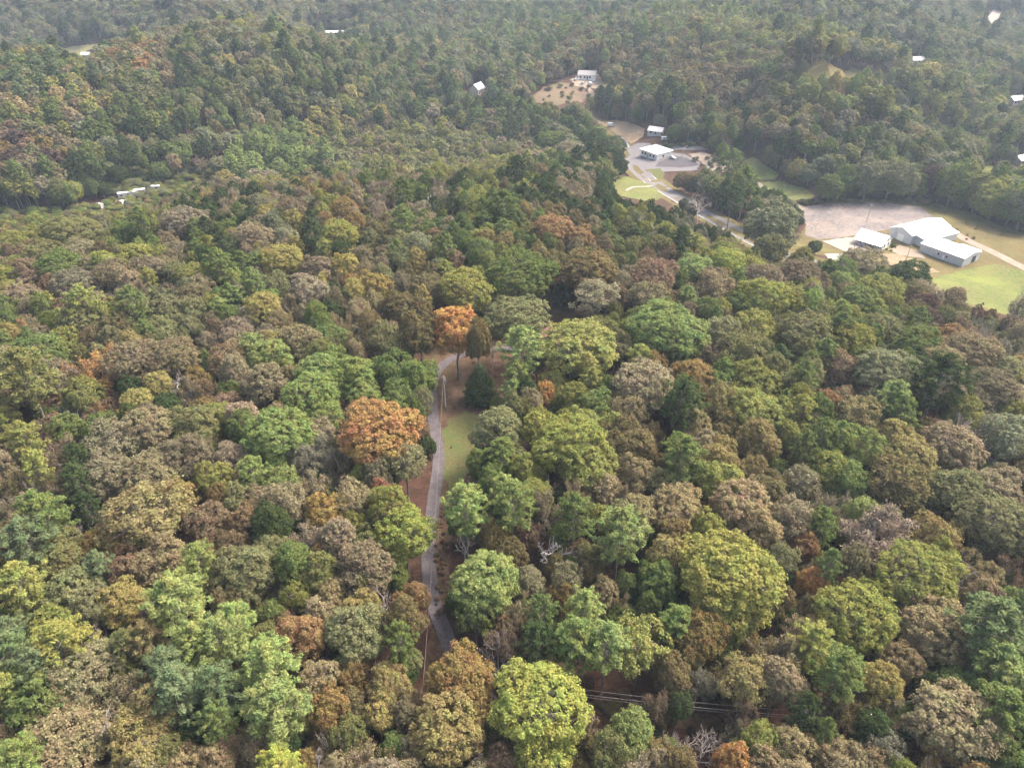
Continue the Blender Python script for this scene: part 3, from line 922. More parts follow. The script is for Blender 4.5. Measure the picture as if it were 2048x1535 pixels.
def branch_path(a, b, r0, r1, g, n=3, wob=.06):
    a, b = np.array(a, float), np.array(b, float)
    L = np.linalg.norm(b - a)
    pts = [a + (b - a) * k / n + (g.normal(0, wob * L, 3) if 0 < k < n else 0) for k in range(n + 1)]
    pts = [p + np.array([0, 0, .05 * L * math.sin(math.pi * k / n)]) for k, p in enumerate(pts)]
    rr = np.linspace(r0, r1, n + 1)
    return [[*pts[k], *pts[k + 1], rr[k], rr[k + 1]] for k in range(n)]


def broadleaf(seed, nclump=215, nleaf=76, leaf=.33, clr=.86, flat=1.05, nl=16, loose=1.0, H=HN, low=1.02, twigs=4):
    g = np.random.default_rng(seed)
    R, cz = DN / 2, H - DN * .5
    k = np.arange(nl)
    el = np.arcsin(np.clip(-.55 + 1.5 * (k + .5) / nl + g.normal(0, .14, nl), -.6, .98))
    az = k * 2.39996 + g.uniform(0, 6.28) + g.normal(0, .35, nl)
    dirs = np.stack([np.cos(el) * np.cos(az), np.cos(el) * np.sin(az), np.sin(el)], 1)
    ax = g.uniform(.82, 1.2, 2)
    off = g.normal(0, .1, 2) * R
    rad_ = g.uniform(.30, .52, nl) * R
    cen = dirs * R * (.86 - rad_[:, None] / R * .55 + g.normal(0, .1, (nl, 1))) * np.array([ax[0], ax[1], flat * .88]) + np.array([off[0], off[1], cz])
    cen = np.vstack([cen, [off[0] * .5, off[1] * .5, cz + .1]])
    rad_ = np.append(rad_, R * .6)
    # clump centres over the joined lobes
    C, Nn = [], []
    m = nclump * 8
    li = g.integers(0, len(cen), m)
    d = unit(g.normal(0, 1, (m, 3)) + np.array([0, 0, .3]))
    P = cen[li] + d * rad_[li][:, None]
    inside = ((np.linalg.norm(P[:, None] - cen[None], axis=2) < rad_[None] * .93)).any(1)
    ok = ~inside & (P[:, 2] > cz - R * low)
    P, d = P[ok], d[ok]
    keep = []
    for i in range(len(P)):
        if all(((P[i] - P[j]) ** 2).sum() > (clr * .8) ** 2 for j in keep): keep.append(i)
        if len(keep) >= nclump: break
    P, d = P[keep], d[keep]
    outd = unit(P - np.array([0, 0, cz - 1.2]))
    n = len(P)
    cr = clr * g.uniform(.6, 1.35, n)
    P = P + outd * g.normal(0, .28, (n, 1))
    # leaves on a dome round each clump centre
    dd = unit(g.normal(0, 1, (n, nleaf, 3)) + (outd[:, None] * .75 + np.array([0, 0, .55])))
    rr = cr[:, None, None] * g.uniform(.4, 1.12, (n, nleaf, 1)) * np.array([1, 1, .8])
    LP = (P[:, None] + dd * rr * loose).reshape(-1, 3)
    LN = unit(dd * .55 + outd[:, None] * .35 + np.array([0, 0, .45])).reshape(-1, 3)
    # sparse inner leaves
    ni = n * 9
    ip = unit(g.normal(0, 1, (ni, 3))) * (g.uniform(.2, .8, (ni, 1)) * R * np.array([1, 1, .75])) + np.array([0, 0, cz])
    ip = ip[ip[:, 2] > cz - R * .5]
    V, Fq = cards(np.vstack([LP, ip]), np.vstack([LN, unit(ip - [0, 0, cz - 2])]), leaf, .8, .42, .3, g)
    # trunk and limbs
    S = branch_path((0, 0, -.6), (g.normal(0, .2), g.normal(0, .2), cz - 2.6), .34, .22, g, 4, .015)
    top = np.array(S[-1][3:6])
    for c in cen[:-1]:
        q = top + (c - top) * g.uniform(.75, .95)
        S += branch_path(top - np.array([0, 0, g.uniform(0, 2.0)]), q, .15, .05, g, 3)
        for _ in range(twigs):
            e = q + unit(g.normal(0, 1, 3) + [0, 0, .4]) * R * g.uniform(.35, .62)
            S += branch_path(q, e, .06, .03, g, 2)
    TV, TF = tubes(S, 5)
    return (V, Fq), (TV, TF)


def pine(seed, nt=30, leaf=.5, H=22.0, R=3.9):
    g = np.random.default_rng(seed)
    S = branch_path((0, 0, -.6), (g.normal(0, .25), g.normal(0, .25), H - .4), .26, .05, g, 6, .006)
    P, N, D = [], [], []
    z0 = H * .52
    nlev = 13
    for l in range(nlev):
        t = l / (nlev - 1)
        z = z0 + (H - .5 - z0) * t ** .9
        prof = (math.sin(math.pi * min(1, .22 + .80 * t)) ** .75) * R * (1 if t < .9 else .8)
        nb = 6 if t < .85 else 4
        for b in range(nb):
            w = b * 2 * math.pi / nb + l * 1.1 + g.normal(0, .25)
            r = prof * g.uniform(.6, 1.15) + .25
            rise = g.uniform(-.05, .35) * r
            e = np.array([math.cos(w) * r, math.sin(w) * r, z + rise])
            o = np.array([0, 0, z - .1])
            S += branch_path(o, e, .06, .02, g, 2, .04)
            for q, sp in ((1.0, .55), (.72, .6), (.45, .5)):
                if r * q < .5 and q < 1: continue
                for _ in range(1 if q < 1 else 2):
                    c = o + (e - o) * q + g.normal(0, .3, 3) * [1, 1, .5]
                    d = unit(g.normal(0, 1, (nt, 3)) + [0, 0, .75])
                    P.append(c + d * sp * g.uniform(.4, 1.1, (nt, 1)) * [1, 1, .75])
                    N.append(unit(d * .5 + [0, 0, .6]))
    top = np.array([0, 0, H - .5])
    d = unit(g.normal(0, 1, (nt * 2, 3)) + [0, 0, .8])
    P.append(top + d * .6 * g.uniform(.4, 1.1, (nt * 2, 1)))
    N.append(d)
    V, Fq = cards(np.vstack(P), np.vstack(N), leaf, .3, .5, .3, g)
    return (V, Fq), tubes(S, 5)


def cedar(seed, H=9.0, R=3.2, n=5200, leaf=.34):
    g = np.random.default_rng(seed)
    z = H * (1 - np.sqrt(g.uniform(0.0005, 1, n)))
    w = g.uniform(0, 6.283, n)
    lump = 1 + .16 * np.sin(w * 5 + z * 1.7) + .12 * np.sin(w * 9 - z * 2.6 + 1)
    prof = R * np.clip(1.04 - z / H, 0, 1) ** .72 * lump * np.clip(.55 + z / (H * .18) * .45, .5, 1)
    r = prof * g.uniform(.72, 1.04, n)
    P = np.stack([np.cos(w) * r, np.sin(w) * r, z + .35], 1)
    N = unit(np.stack([np.cos(w), np.sin(w), np.full(n, .7)], 1))
    V, Fq = cards(P, N, leaf, .7, .5, .3, g)
    return (V, Fq), tubes(branch_path((0, 0, -.4), (0, 0, H * .9), .2, .03, g, 3, .004), 6)


def skeleton(seed, H=16.0, spread=1.0, lev=5, twig=.032, trunk=.3, fork=.38, kids=(6, 4, 4, 4), conical=False):
    """Bare branching frame; returns segments and the twig ends."""
    g = np.random.default_rng(seed)
    S, tips = [], []
    tr = branch_path((0, 0, -.6), (g.normal(0, .5), g.normal(0, .5), H * fork), trunk, trunk * .72, g, 4, .02)
    S += tr
    cur = []
    base = np.array(tr[-1][3:6])
    n0 = kids[0]
    for i in range(n0):
        w = i * 6.283 / n0 + g.normal(0, .3)
        up = g.uniform(.55, 1.5) / spread
        cur.append((base - [0, 0, g.uniform(0, H * .12)], unit(np.array([math.cos(w), math.sin(w), up])), H * (1 - fork) * g.uniform(.42, .6), trunk * .5))
    cur.append((base, unit(np.array([g.normal(0, .2), g.normal(0, .2), 1.0])), H * (1 - fork) * .55, trunk * .6))
    for l in range(1, lev):
        nxt = []
        for o, d, L, r in cur:
            e = o + d * L
            seg = branch_path(o, e, r, max(twig, r * .55), g, 3 if l < 3 else 2, .07)
            S += seg
            nk = kids[min(l, len(kids) - 1)]
            for k in range(nk):
                t = 1.0 if k == 0 else g.uniform(.35, 1.0)
                dd = unit(d + g.normal(0, .55, 3) + [0, 0, .12])
                nxt.append((o + (e - o) * t, dd, L * g.uniform(.42, .66), max(twig, r * .5)))
        cur = nxt
    for o, d, L, r in cur:
        e = o + d * L
        S.append([*o, *e, twig, twig * .5])
        tips.append(e)
        tips.append(o + (e - o) * .5)
    return np.array(S), np.array(tips)


def bare(seed, **k):
    S, tips = skeleton(seed, **k)
    thick = S[:, 6] > .045
    return tubes(S[~thick], 3), tubes(S[thick], 6)


def thinning(seed, nleaf=3, leaf=.36, **k):
    S, tips = skeleton(seed, H=HN, lev=4, twig=.034, **k)
    g = np.random.default_rng(seed + 99)
    c0 = tips[:, :2].mean(0)
    sc = DN / 2 / np.percentile(np.linalg.norm(tips[:, :2] - c0, axis=1), 92)
    P = np.repeat(tips, nleaf, 0) + g.normal(0, .36, (len(tips) * nleaf, 3))
    V, Fq = cards(P, unit(g.normal(0, 1, P.shape) + [0, 0, 1.0]), leaf, .75, .4, .3, g)
    V[:, :2] *= sc
    S[:, [0, 1, 3, 4]] *= sc
    zs = HN / max(V[:, 2].max(), 1)
    V[:, 2] *= zs
    S[:, [2, 5]] *= zs
    return (V, Fq), tubes(S, 4)


PROTO = {}


def reg(kind, i, leaf, wood, lm, wm, smooth=True):
    PROTO.setdefault(kind, []).append((np_mesh(f'{kind}_crown_shape', *leaf, M[lm]), np_mesh(f'{kind}_trunk_shape', *wood, M[wm], True)))


for i in range(12): reg('oak', i, *broadleaf(100 + i, flat=.92 + .07 * (i % 4), nl=13 + 2 * (i % 5)), 'leaf', 'bark')
for i in range(4): reg('airy', i, *broadleaf(300 + i, nclump=120, nleaf=52, loose=1.3, nl=14, leaf=.36, twigs=7), 'leaf', 'bark')
for i in range(6): reg('grand', i, *broadleaf(180 + i, nclump=340, nleaf=60, leaf=.27, clr=.66, nl=22 + 2 * i, flat=.9 + .05 * i), 'leaf', 'bark')
for i in range(4): reg('full', i, *broadleaf(160 + i, flat=1.1, nl=15, H=10.6, low=1.0), 'leaf', 'bark')
for i in range(6): reg('pine', i, *pine(200 + i, R=3.6 + .25 * (i % 3)), 'needle', 'bark')
for i in range(2): reg('cedar', i, *cedar(400 + i), 'needle', 'dark_bark')
for i in range(5): reg('thin', i, *thinning(500 + i, nleaf=5, kids=(6, 5, 5), fork=.42), 'leaf', 'twig')
for i in range(5): reg('bare', i, *bare(600 + i, H=15, fork=.4, kids=(5, 4, 4, 3), spread=1.0 + .12 * i), 'twig', 'pale_bark')
for i in range(2): reg('snag', i, *bare(700 + i, H=13, lev=4, fork=.45, kids=(5, 3, 3), twig=.045, trunk=.36), 'pale_bark', 'pale_bark')
# lighter shapes for the far woods
for i in range(6): reg('far_oak', i, *broadleaf(800 + i, nclump=95, nleaf=26, leaf=.8, clr=1.1, nl=12 + i % 4), 'leaf', 'bark')
for i in range(4): reg('far_pine', i, *pine(850 + i, nt=9, leaf=1.0, R=3.4 + .3 * (i % 2)), 'needle', 'bark')
for i in range(3): reg('far_thin', i, *thinning(900 + i, nleaf=2, leaf=.7, kids=(5, 4, 4)), 'leaf', 'twig')
NOMD = {'oak': 10.6, 'airy': 11.0, 'grand': 10.6, 'full': 10.6, 'pine': 8.6, 'cedar': 6.6, 'thin': 10.8, 'bare': 10.0, 'snag': 9.0, 'far_oak': 10.8, 'far_pine': 8.0, 'far_thin': 10.8}
NOMH = {'oak': 17.0, 'airy': 17.0, 'grand': 17.0, 'full': 10.6, 'pine': 22.0, 'cedar': 9.0, 'thin': 17.0, 'bare': 15.0, 'snag': 13.0, 'far_oak': 17.0, 'far_pine': 22.0, 'far_thin': 17.0}

K_ = .74
TINT = {'lm': srgb(162, 172, 70, K_), 'lg': srgb(140, 158, 86, K_), 'g': srgb(116, 134, 70, K_), 'dg': srgb(78, 96, 58, K_), 'yg': srgb(152, 156, 76, K_), 'ol': srgb(130, 132, 80, K_),
        'ob': srgb(134, 120, 78, K_), 'br': srgb(142, 128, 102, K_), 'tan': srgb(166, 148, 110, K_), 'rb': srgb(146, 120, 96, K_), 'or': srgb(200, 146, 74, K_), 'rust': srgb(172, 132, 82, K_),
        'ye': srgb(174, 160, 80, K_), 'yo': srgb(156, 142, 86, K_), 'oc': srgb(154, 128, 70, K_), 'gy': srgb(142, 138, 118, K_), 'gyo': srgb(138, 140, 98, K_), 'gyb': srgb(152, 142, 110, K_),
        'gs': srgb(140, 144, 114, K_), 'pk': srgb(162, 146, 122, K_), 'gold': srgb(166, 140, 58, K_), 'mar': srgb(108, 84, 84, K_), 'red': srgb(160, 108, 80, K_), 'bg': srgb(116, 136, 94, K_), 'wh': srgb(170, 150, 140, K_)}
WORDS = {'lm': 'bright lime green', 'lg': 'light green', 'g': 'mid green', 'dg': 'dark green', 'yg': 'yellowish green', 'ol': 'olive green', 'ob': 'olive brown', 'br': 'greyish brown', 'tan': 'tan brown',
         'rb': 'reddish brown', 'or': 'orange', 'rust': 'rusty orange', 'ye': 'yellow', 'yo': 'yellowish olive', 'oc': 'ochre', 'gy': 'dull grey', 'gyo': 'greyish olive', 'gyb': 'greyish tan', 'gs': 'silvery green',
         'pk': 'pinkish brown', 'gold': 'golden yellow', 'mar': 'dark maroon', 'red': 'brick red', 'bg': 'bluish green', 'wh': 'pale grey'}

# x, y, width in the photograph, form, colour
LIST = '''16,1288,62,P,bg;30,1258,40,H,tan;112,1275,88,P,yg;190,1272,50,B,pk;250,1278,60,P,ol;290,1262,66,P,yo;385,1272,85,P,lg;330,1322,80,P,bg;185,1335,118,O,gyb;350,1362,90,P,bg;262,1330,58,O,ol;72,1320,70,P,bg;10,1364,55,P,yg;62,1388,112,O,g;125,1412,80,O,br;245,1387,80,O,br;118,1478,112,O,tan;205,1468,105,B,wh;305,1420,95,O,yo;275,1475,98,O,yo;38,1505,75,P,lg;8,1465,45,O,tan;385,1430,68,O,dg;330,1495,68,O,ol;275,1527,80,O,br;370,1522,70,O,tan
430,1262,80,P,lg;530,1312,92,P,lg;545,1398,108,P,lg;430,1360,80,P,bg;425,1427,62,P,g;528,1265,50,O,ol;596,1258,88,O,rust;712,1252,108,O,gyo;797,1262,62,P,g;698,1337,60,O,oc;640,1352,70,O,tan;660,1404,70,O,oc;600,1412,60,O,ol;630,1322,40,B,gy;705,1402,55,O,ob;760,1330,45,B,wh;780,1362,75,O,yo;752,1412,60,O,ye;805,1417,50,O,br;690,1452,60,O,ol;662,1482,60,B,pk;752,1494,90,H,tan;803,1482,58,H,gy;520,1474,80,O,br;472,1480,60,O,rb;430,1514,70,O,tan;550,1520,75,P,lm;598,1520,50,O,oc;632,1514,48,B,pk;674,1527,58,O,tan;560,1477,50,O,dg
925,1358,118,O,oc;880,1450,135,O,yo;1065,1392,160,O,lm;1098,1492,108,O,lm;1010,1262,82,H,rb;965,1292,70,B,wh;1075,1266,70,P,dg;1150,1265,92,P,g;1207,1278,85,P,lg;955,1512,50,B,wh;1002,1512,55,O,rb;1165,1482,55,H,ob;1187,1440,55,H,pk
1280,1285,108,O,yg;1265,1457,85,O,lg;1345,1332,68,O,ob;1405,1342,64,H,gy;1410,1291,38,O,oc;1480,1347,88,O,yo;1555,1292,98,H,tan;1562,1352,80,O,tan;1620,1402,50,P,dg;1320,1392,58,H,rb;1362,1396,50,O,dg;1490,1412,60,H,rb;1360,1476,60,B,pk;1408,1477,55,B,wh;1466,1512,60,O,or;1525,1470,70,O,yg;1478,1456,48,H,gy;1588,1487,70,O,tan;1535,1517,60,O,tan;1632,1492,58,O,tan;1366,1514,60,O,ob;1320,1517,45,O,pk
1730,1228,118,O,yg;1862,1247,108,O,tan;1990,1240,112,P,bg;1688,1327,84,P,g;1760,1352,70,O,ye;1808,1320,64,O,tan;1898,1297,50,O,g;2005,1317,80,P,lg;1915,1367,70,O,lg;2030,1372,80,P,lg;1705,1402,80,H,ob;1805,1412,60,H,pk;1905,1427,128,O,tan;2010,1412,90,P,g;1865,1372,50,O,dg;1658,1447,40,P,g;1795,1457,54,H,rb;1755,1447,60,O,dg;1890,1497,70,O,oc;1800,1529,45,O,lm;1655,1510,60,O,tan;1712,1512,55,O,tan;1755,1507,45,O,tan;1778,1487,58,O,gy;1940,1520,60,O,dg;2030,1520,70,O,g;1975,1467,68,O,tan
25,950,60,H,yo;70,957,52,B,tan;10,1007,54,H,pk;105,957,60,H,br;146,947,54,P,dg;165,997,46,P,dg;75,1014,84,P,g;45,1067,84,P,bg;145,1047,58,B,rb;290,940,90,O,gyb;215,938,84,O,gyb;300,1022,132,O,yo;350,987,60,O,oc;220,1047,55,O,rb;110,1097,80,O,ol;182,1087,58,O,oc;190,1117,46,P,bg;250,1122,70,O,rb;320,1112,80,O,tan;392,1107,64,P,lg;30,1157,80,P,yg;104,1142,38,O,red;155,1132,46,B,wh;130,1180,90,O,gyo;180,1197,74,O,gyo;240,1192,70,O,ye;345,1192,108,P,lg;28,1214,50,H,tan
425,945,62,O,yg;478,947,45,H,rb;475,992,55,O,gyo;570,992,80,O,tan;615,955,88,H,gyb;490,1032,60,O,rb;420,1037,74,O,rb;655,1012,74,O,gold;708,987,84,O,gyb;715,945,40,O,yg;768,982,56,O,red;808,1060,100,O,lm;530,1037,30,O,dg;600,1062,84,H,pk;538,1082,60,O,gyo;728,1072,60,O,ol;640,1093,28,O,g;640,1113,45,O,oc;465,1084,55,O,rb;485,1137,108,O,gyo;555,1147,55,H,gy;635,1142,74,O,ol;730,1127,108,O,br;592,1180,55,O,yg;665,1180,60,O,tan;730,1174,54,O,ol;712,1207,70,O,yo;460,1202,68,O,ob;540,1217,50,O,g;640,1207,60,O,tan;802,1197,42,O,rust
930,997,84,P,lg;1025,992,86,P,g;1150,1007,74,P,g;1100,972,45,B,pk;995,1072,58,O,oc;1020,1097,58,O,ob;955,1150,132,O,lg;917,1217,70,O,g;1108,1092,76,S,wh;1155,1097,40,S,wh;928,1072,40,S,wh;1060,1152,60,O,gyb;1135,1147,70,O,gyb;1045,1187,54,H,tan;1120,1184,45,O,oc;1085,1207,60,P,g;1170,1202,74,P,lg;1185,1142,34,O,g;1210,1172,50,O,tan;1025,1212,68,H,tan;832,1177,45,O,rust
1245,1047,98,P,lg;1240,985,58,H,tan;1335,962,70,O,gyo;1445,960,84,O,yg;1350,1002,94,O,tan;1535,977,70,O,ob;1605,952,64,O,gyb;1598,1010,64,H,pk;1475,1007,108,O,tan;1520,1047,80,O,tan;1350,1057,64,O,oc;1335,1097,80,O,yo;1455,1152,172,O,yg;1412,1090,58,O,yg;1470,1086,45,O,yg;1450,1207,108,O,yg;1565,1107,64,O,gyo;1605,1077,54,O,rust;1625,1152,48,O,or;1250,1157,40,O,g;1300,1202,45,O,g;1243,1192,44,H,tan;1350,1132,60,O,ob;1600,1197,58,H,ob
1670,1000,80,H,pk;1700,945,66,O,lg;1800,957,108,O,ob;1920,977,90,O,gyo;1995,967,80,O,gyb;1995,1032,118,O,gyo;1765,1057,135,H,wh;1878,1060,80,O,yo;1855,1145,124,O,yg;1665,1112,45,P,g;1955,1137,70,O,ob;2020,1137,70,H,rb;1655,1197,50,O,tan;1860,1002,30,B,wh
58,647,50,H,rust;106,637,44,O,g;160,640,74,O,gyo;78,692,70,O,g;130,672,50,O,yg;188,662,64,H,yo;245,644,70,O,ob;316,650,54,O,gyo;190,720,92,H,or;55,762,104,P,ol;275,712,84,O,br;350,707,80,O,br;392,752,45,O,oc;107,747,60,O,br;275,799,55,O,ye;143,824,58,B,tan;190,807,45,H,rust;200,847,54,O,g;42,862,55,P,yg;84,844,40,H,tan;97,882,60,H,rb;62,914,45,P,yg;150,905,50,P,dg;226,877,88,O,gyb;310,847,90,O,gyb;384,837,78,O,ol;362,899,84,O,br;15,717,58,O,pk;8,657,40,H,ye;12,892,54,H,pk;8,824,40,O,rb;258,767,40,O,dg
468,660,60,O,pk;530,662,45,O,gy;600,632,30,O,or;602,674,74,O,tan;665,670,66,O,g;535,705,74,O,lg;450,710,74,O,rb;640,737,78,O,lg;702,737,94,O,lg;630,780,98,O,lg;720,777,60,O,lg;595,717,34,O,yg;522,759,80,O,br;770,675,70,O,gyo;720,662,40,O,tan;785,732,84,O,g;795,775,66,O,g;455,779,45,O,g;435,822,46,O,yg;484,827,64,O,pk;600,802,50,O,oc;650,822,60,O,lg;548,867,122,O,lg;700,817,55,H,pk;668,882,60,H,br;765,857,140,O,or;808,912,88,O,gyo;423,887,50,H,pk;675,914,70,H,gy
838,650,72,T,ob;912,645,96,T,or;955,655,50,T,ob;1040,637,118,O,gyo;1043,682,84,P,lg;985,677,28,B,wh;836,742,74,O,g;838,790,46,O,gyo;960,767,74,C,dg;1090,777,44,O,or;1170,692,145,O,yg;1112,697,66,H,ol;1200,657,78,O,ol;1190,802,70,O,g;1148,787,64,O,yg;1000,852,98,O,gyo;1135,882,128,O,yg;1080,830,54,O,yg;1165,917,108,O,yg;965,912,60,O,g;856,892,36,O,dg;1215,757,50,H,tan;1215,867,55,O,ob
1330,654,136,O,lg;1238,682,50,O,yg;1440,657,70,O,gyo;1505,647,70,O,yg;1488,692,90,O,ol;1552,642,34,O,red;1605,662,94,O,gyo;1365,707,60,O,g;1400,692,50,O,gyb;1437,717,40,O,br;1535,712,45,C,dg;1280,757,112,O,gyb;1390,742,68,O,oc;1368,787,84,P,dg;1420,777,34,O,rust;1448,747,60,O,g;1518,762,70,O,yg;1505,812,94,O,yg;1585,762,64,O,ol;1610,737,50,P,g;1448,830,50,O,yo;1385,837,64,O,tan;1372,902,84,P,g;1262,877,98,O,ob;1300,862,50,O,ob;1445,892,60,O,yo;1520,874,80,O,yo;1575,862,55,O,yg;1615,877,45,P,g;1618,792,40,O,yg
1685,642,50,P,g;1712,677,80,O,yg;1775,652,55,O,gyo;1830,682,84,O,g;1862,637,44,O,mar;1890,669,55,O,rust;1945,702,80,O,tan;1890,724,74,O,tan;1770,734,100,O,gs;1795,785,64,P,lg;1805,812,55,P,g;1845,782,50,O,gs;1822,717,40,O,g;1885,757,88,P,dg;1690,722,60,O,rb;1905,792,55,O,pk;1980,772,80,O,br;1960,799,50,O,pk;1928,814,64,O,yg;2025,737,60,O,gyo;2040,767,40,O,ye;2022,792,60,O,pk;1660,795,45,O,rust;1722,827,84,O,yo;1650,852,50,P,g;1740,877,55,P,lg;1805,874,75,O,ye;1910,847,68,B,pk;1980,867,70,B,wh;2020,862,88,O,gs;1915,892,98,O,pk;1820,912,88,O,yo;1667,927,70,O,yg;1845,850,45,O,ob;1668,744,25,B,wh;2030,817,50,O,yg
206,519,45,O,lm;162,597,64,P,yg;258,597,60,P,g;225,542,70,O,br;260,560,50,O,pk;297,532,58,O,br;388,547,55,O,yg;335,607,60,O,gyo;388,592,60,O,br;142,567,68,O,gy;65,547,55,O,rb;122,527,70,O,g;80,507,60,O,ol;158,497,58,O,gyb;135,464,78,O,ol;20,552,50,O,yg;25,482,50,O,yg;48,587,55,O,pk;12,612,50,O,g;278,434,48,P,g;268,509,58,O,yg;340,517,45,O,gyb;360,442,70,O,pk;330,455,45,O,br
565,512,74,O,ye;623,457,50,P,dg;675,462,64,O,yg;526,422,35,O,ye;626,348,38,O,yg;590,417,60,O,br;505,467,64,O,pk;445,480,48,P,dg;432,517,54,P,g;575,470,45,O,gs;688,522,48,O,ye;745,565,64,O,gold;700,562,40,O,rust;523,604,64,O,ye;545,562,54,O,gyo;500,554,48,P,g;468,554,40,O,lg;632,529,54,O,br;620,574,70,O,pk;610,614,34,O,rust;665,580,40,O,dg;688,415,58,O,oc;735,382,35,B,pk;765,377,34,B,pk;805,402,40,B,pk;804,370,44,P,g;804,432,54,P,g;750,460,50,O,ob;726,509,45,O,br;800,477,58,O,gyo;770,524,38,O,rust;715,619,58,O,tan
855,404,44,S,pk;1007,399,54,P,g;965,406,34,P,g;905,396,34,P,dg;930,396,38,P,g;950,429,45,O,yg;990,425,45,O,yg;838,484,58,O,gs;888,480,45,P,g;1010,480,44,O,yo;1105,457,74,O,rust;1160,467,54,O,rust;960,492,58,O,g;1047,547,120,O,g;933,572,96,O,yg;905,510,40,O,rb;1180,542,116,O,ob;1190,588,88,O,gyb;860,572,74,O,ob;855,527,34,O,ye;1123,588,38,O,dg
1317,548,88,O,rb;1295,590,84,O,gyb;1437,502,54,O,yg;1456,522,68,O,lm;1388,532,64,O,lg;1365,467,45,P,dg;1433,570,78,O,br;1520,554,74,O,br;1527,587,84,O,yg;1578,592,68,O,yg;1472,602,50,O,g;1346,584,34,O,g;1330,464,45,O,yg;1272,487,40,O,ol;1320,490,58,O,ol;1256,519,40,O,g;1508,529,50,O,yg;1414,519,34,O,tan;1537,492,54,O,ol;1592,542,68,O,br;1601,515,50,O,ol;1400,397,40,B,gy;1366,408,22,O,dg;1386,418,26,O,dg;1462,370,54,P,g;1504,396,48,P,dg;1411,364,48,O,ol;1356,362,34,O,ob;1527,416,48,H,pk;1578,452,84,O,gs;1617,484,24,O,dg;1465,317,40,P,g;1445,300,34,P,g;1480,335,30,P,g
1718,522,74,O,gyb;1812,547,74,O,dg;1690,539,58,O,g;1751,580,78,O,yg;1715,597,68,O,g;1680,564,50,O,lg;1845,606,50,O,mar;1850,577,48,O,pk;1909,592,34,O,rb;2032,606,54,H,gy;1660,377,44,O,g;1700,357,50,O,g;1740,352,58,O,gs;1785,352,58,O,gs;1830,367,40,O,g;1860,362,44,O,mar;1905,382,58,O,g;1945,422,54,O,ol;1985,417,58,O,yg;2010,452,58,O,g;2040,442,58,O,gs;1228,310,44,O,dg;1195,300,40,O,dg;1160,320,42,O,pk;1240,335,34,O,dg;1035,330,50,P,dg
1215,292,56,O,dg;1182,275,54,O,dg;1140,300,50,O,pk;1105,280,52,O,g;1242,312,44,O,dg;1075,262,50,P,dg;1020,262,48,P,dg;1050,315,54,O,br;1000,300,50,O,ol;1110,325,50,O,dg'''
KIND = {'O': 'oak', 'P': 'pine', 'H': 'thin', 'B': 'bare', 'S': 'snag', 'C': 'cedar', 'T': 'oak'}
listed = []
for ln in LIST.replace('\n', ';').split(';'):
    q = ln.strip().split(',')
    if len(q) == 5: listed.append((float(q[0]), float(q[1]), float(q[2]), q[3], q[4]))

trees = []
for (px, py, w, fm, co) in listed:
    x, y, z, R = ground_at(px, py, 12)
    for _ in range(4):
        D = 1.0 * w * R / FPX
        if fm in 'OTH':
            D = min(D, 19)
            low_ = (px > 1330 and py < 500) or w < 40
            h = float(np.clip(8.5 + .72 * D, 9, 20)) if fm != 'T' else 21
            if low_: h = D * 1.15
            up = h - (.45 if low_ else .30) * D
        elif fm == 'P':
            D = min(D * 1.05, 13)
            h = float(np.clip(12 + 1.0 * D, 13, 23))
            up = h - .38 * D
        elif fm == 'C':
            h = D * 1.25
            up = h * .5
        else:
            h = float(np.clip(8 + .8 * D, 9, 18))
            up = h - .42 * D
        x, y, z, R = ground_at(px, py, up)
    trees.append(dict(px=px, py=py, w=w, fm=fm, co=co, x=x, y=y, z=z, D=D, h=h, R=R))

def inside(poly, x, y):
    r = np.zeros(len(x), bool)
    n = len(poly)
    for i in range(n):
        x1, y1 = poly[i]
        x2, y2 = poly[(i + 1) % n]
        if y1 == y2: continue
        c = ((y1 > y) != (y2 > y)) & (x < (x2 - x1) * (y - y1) / (y2 - y1) + x1)
        r ^= c
    return r


for t in trees:
    bl = [q for q in EXCL[5:] if inside(q, np.array([t['x']]), np.array([t['y']]))[0]]
    if not bl: continue
    valley = t['px'] > 1600 and t['py'] < 480
    for r_ in np.arange(1.0, 90.0, 1.5):
        aa = [math.atan2(t['y'], t['x'])] if valley else (np.arange(.5, 2.7, .3) if t['px'] > 1200 and t['py'] < 390 else np.arange(0, 6.28, .4))
        cand = [(t['x'] + r_ * math.cos(a), t['y'] + r_ * math.sin(a)) for a in aa]
        ok = [q for q in cand if not any(inside(p, np.array([q[0]]), np.array([q[1]]))[0] for p in EXCL[5:])]
        if ok:
            t['x'], t['y'] = ok[0]
            t['z'] = float(gz(*ok[0]))
            break

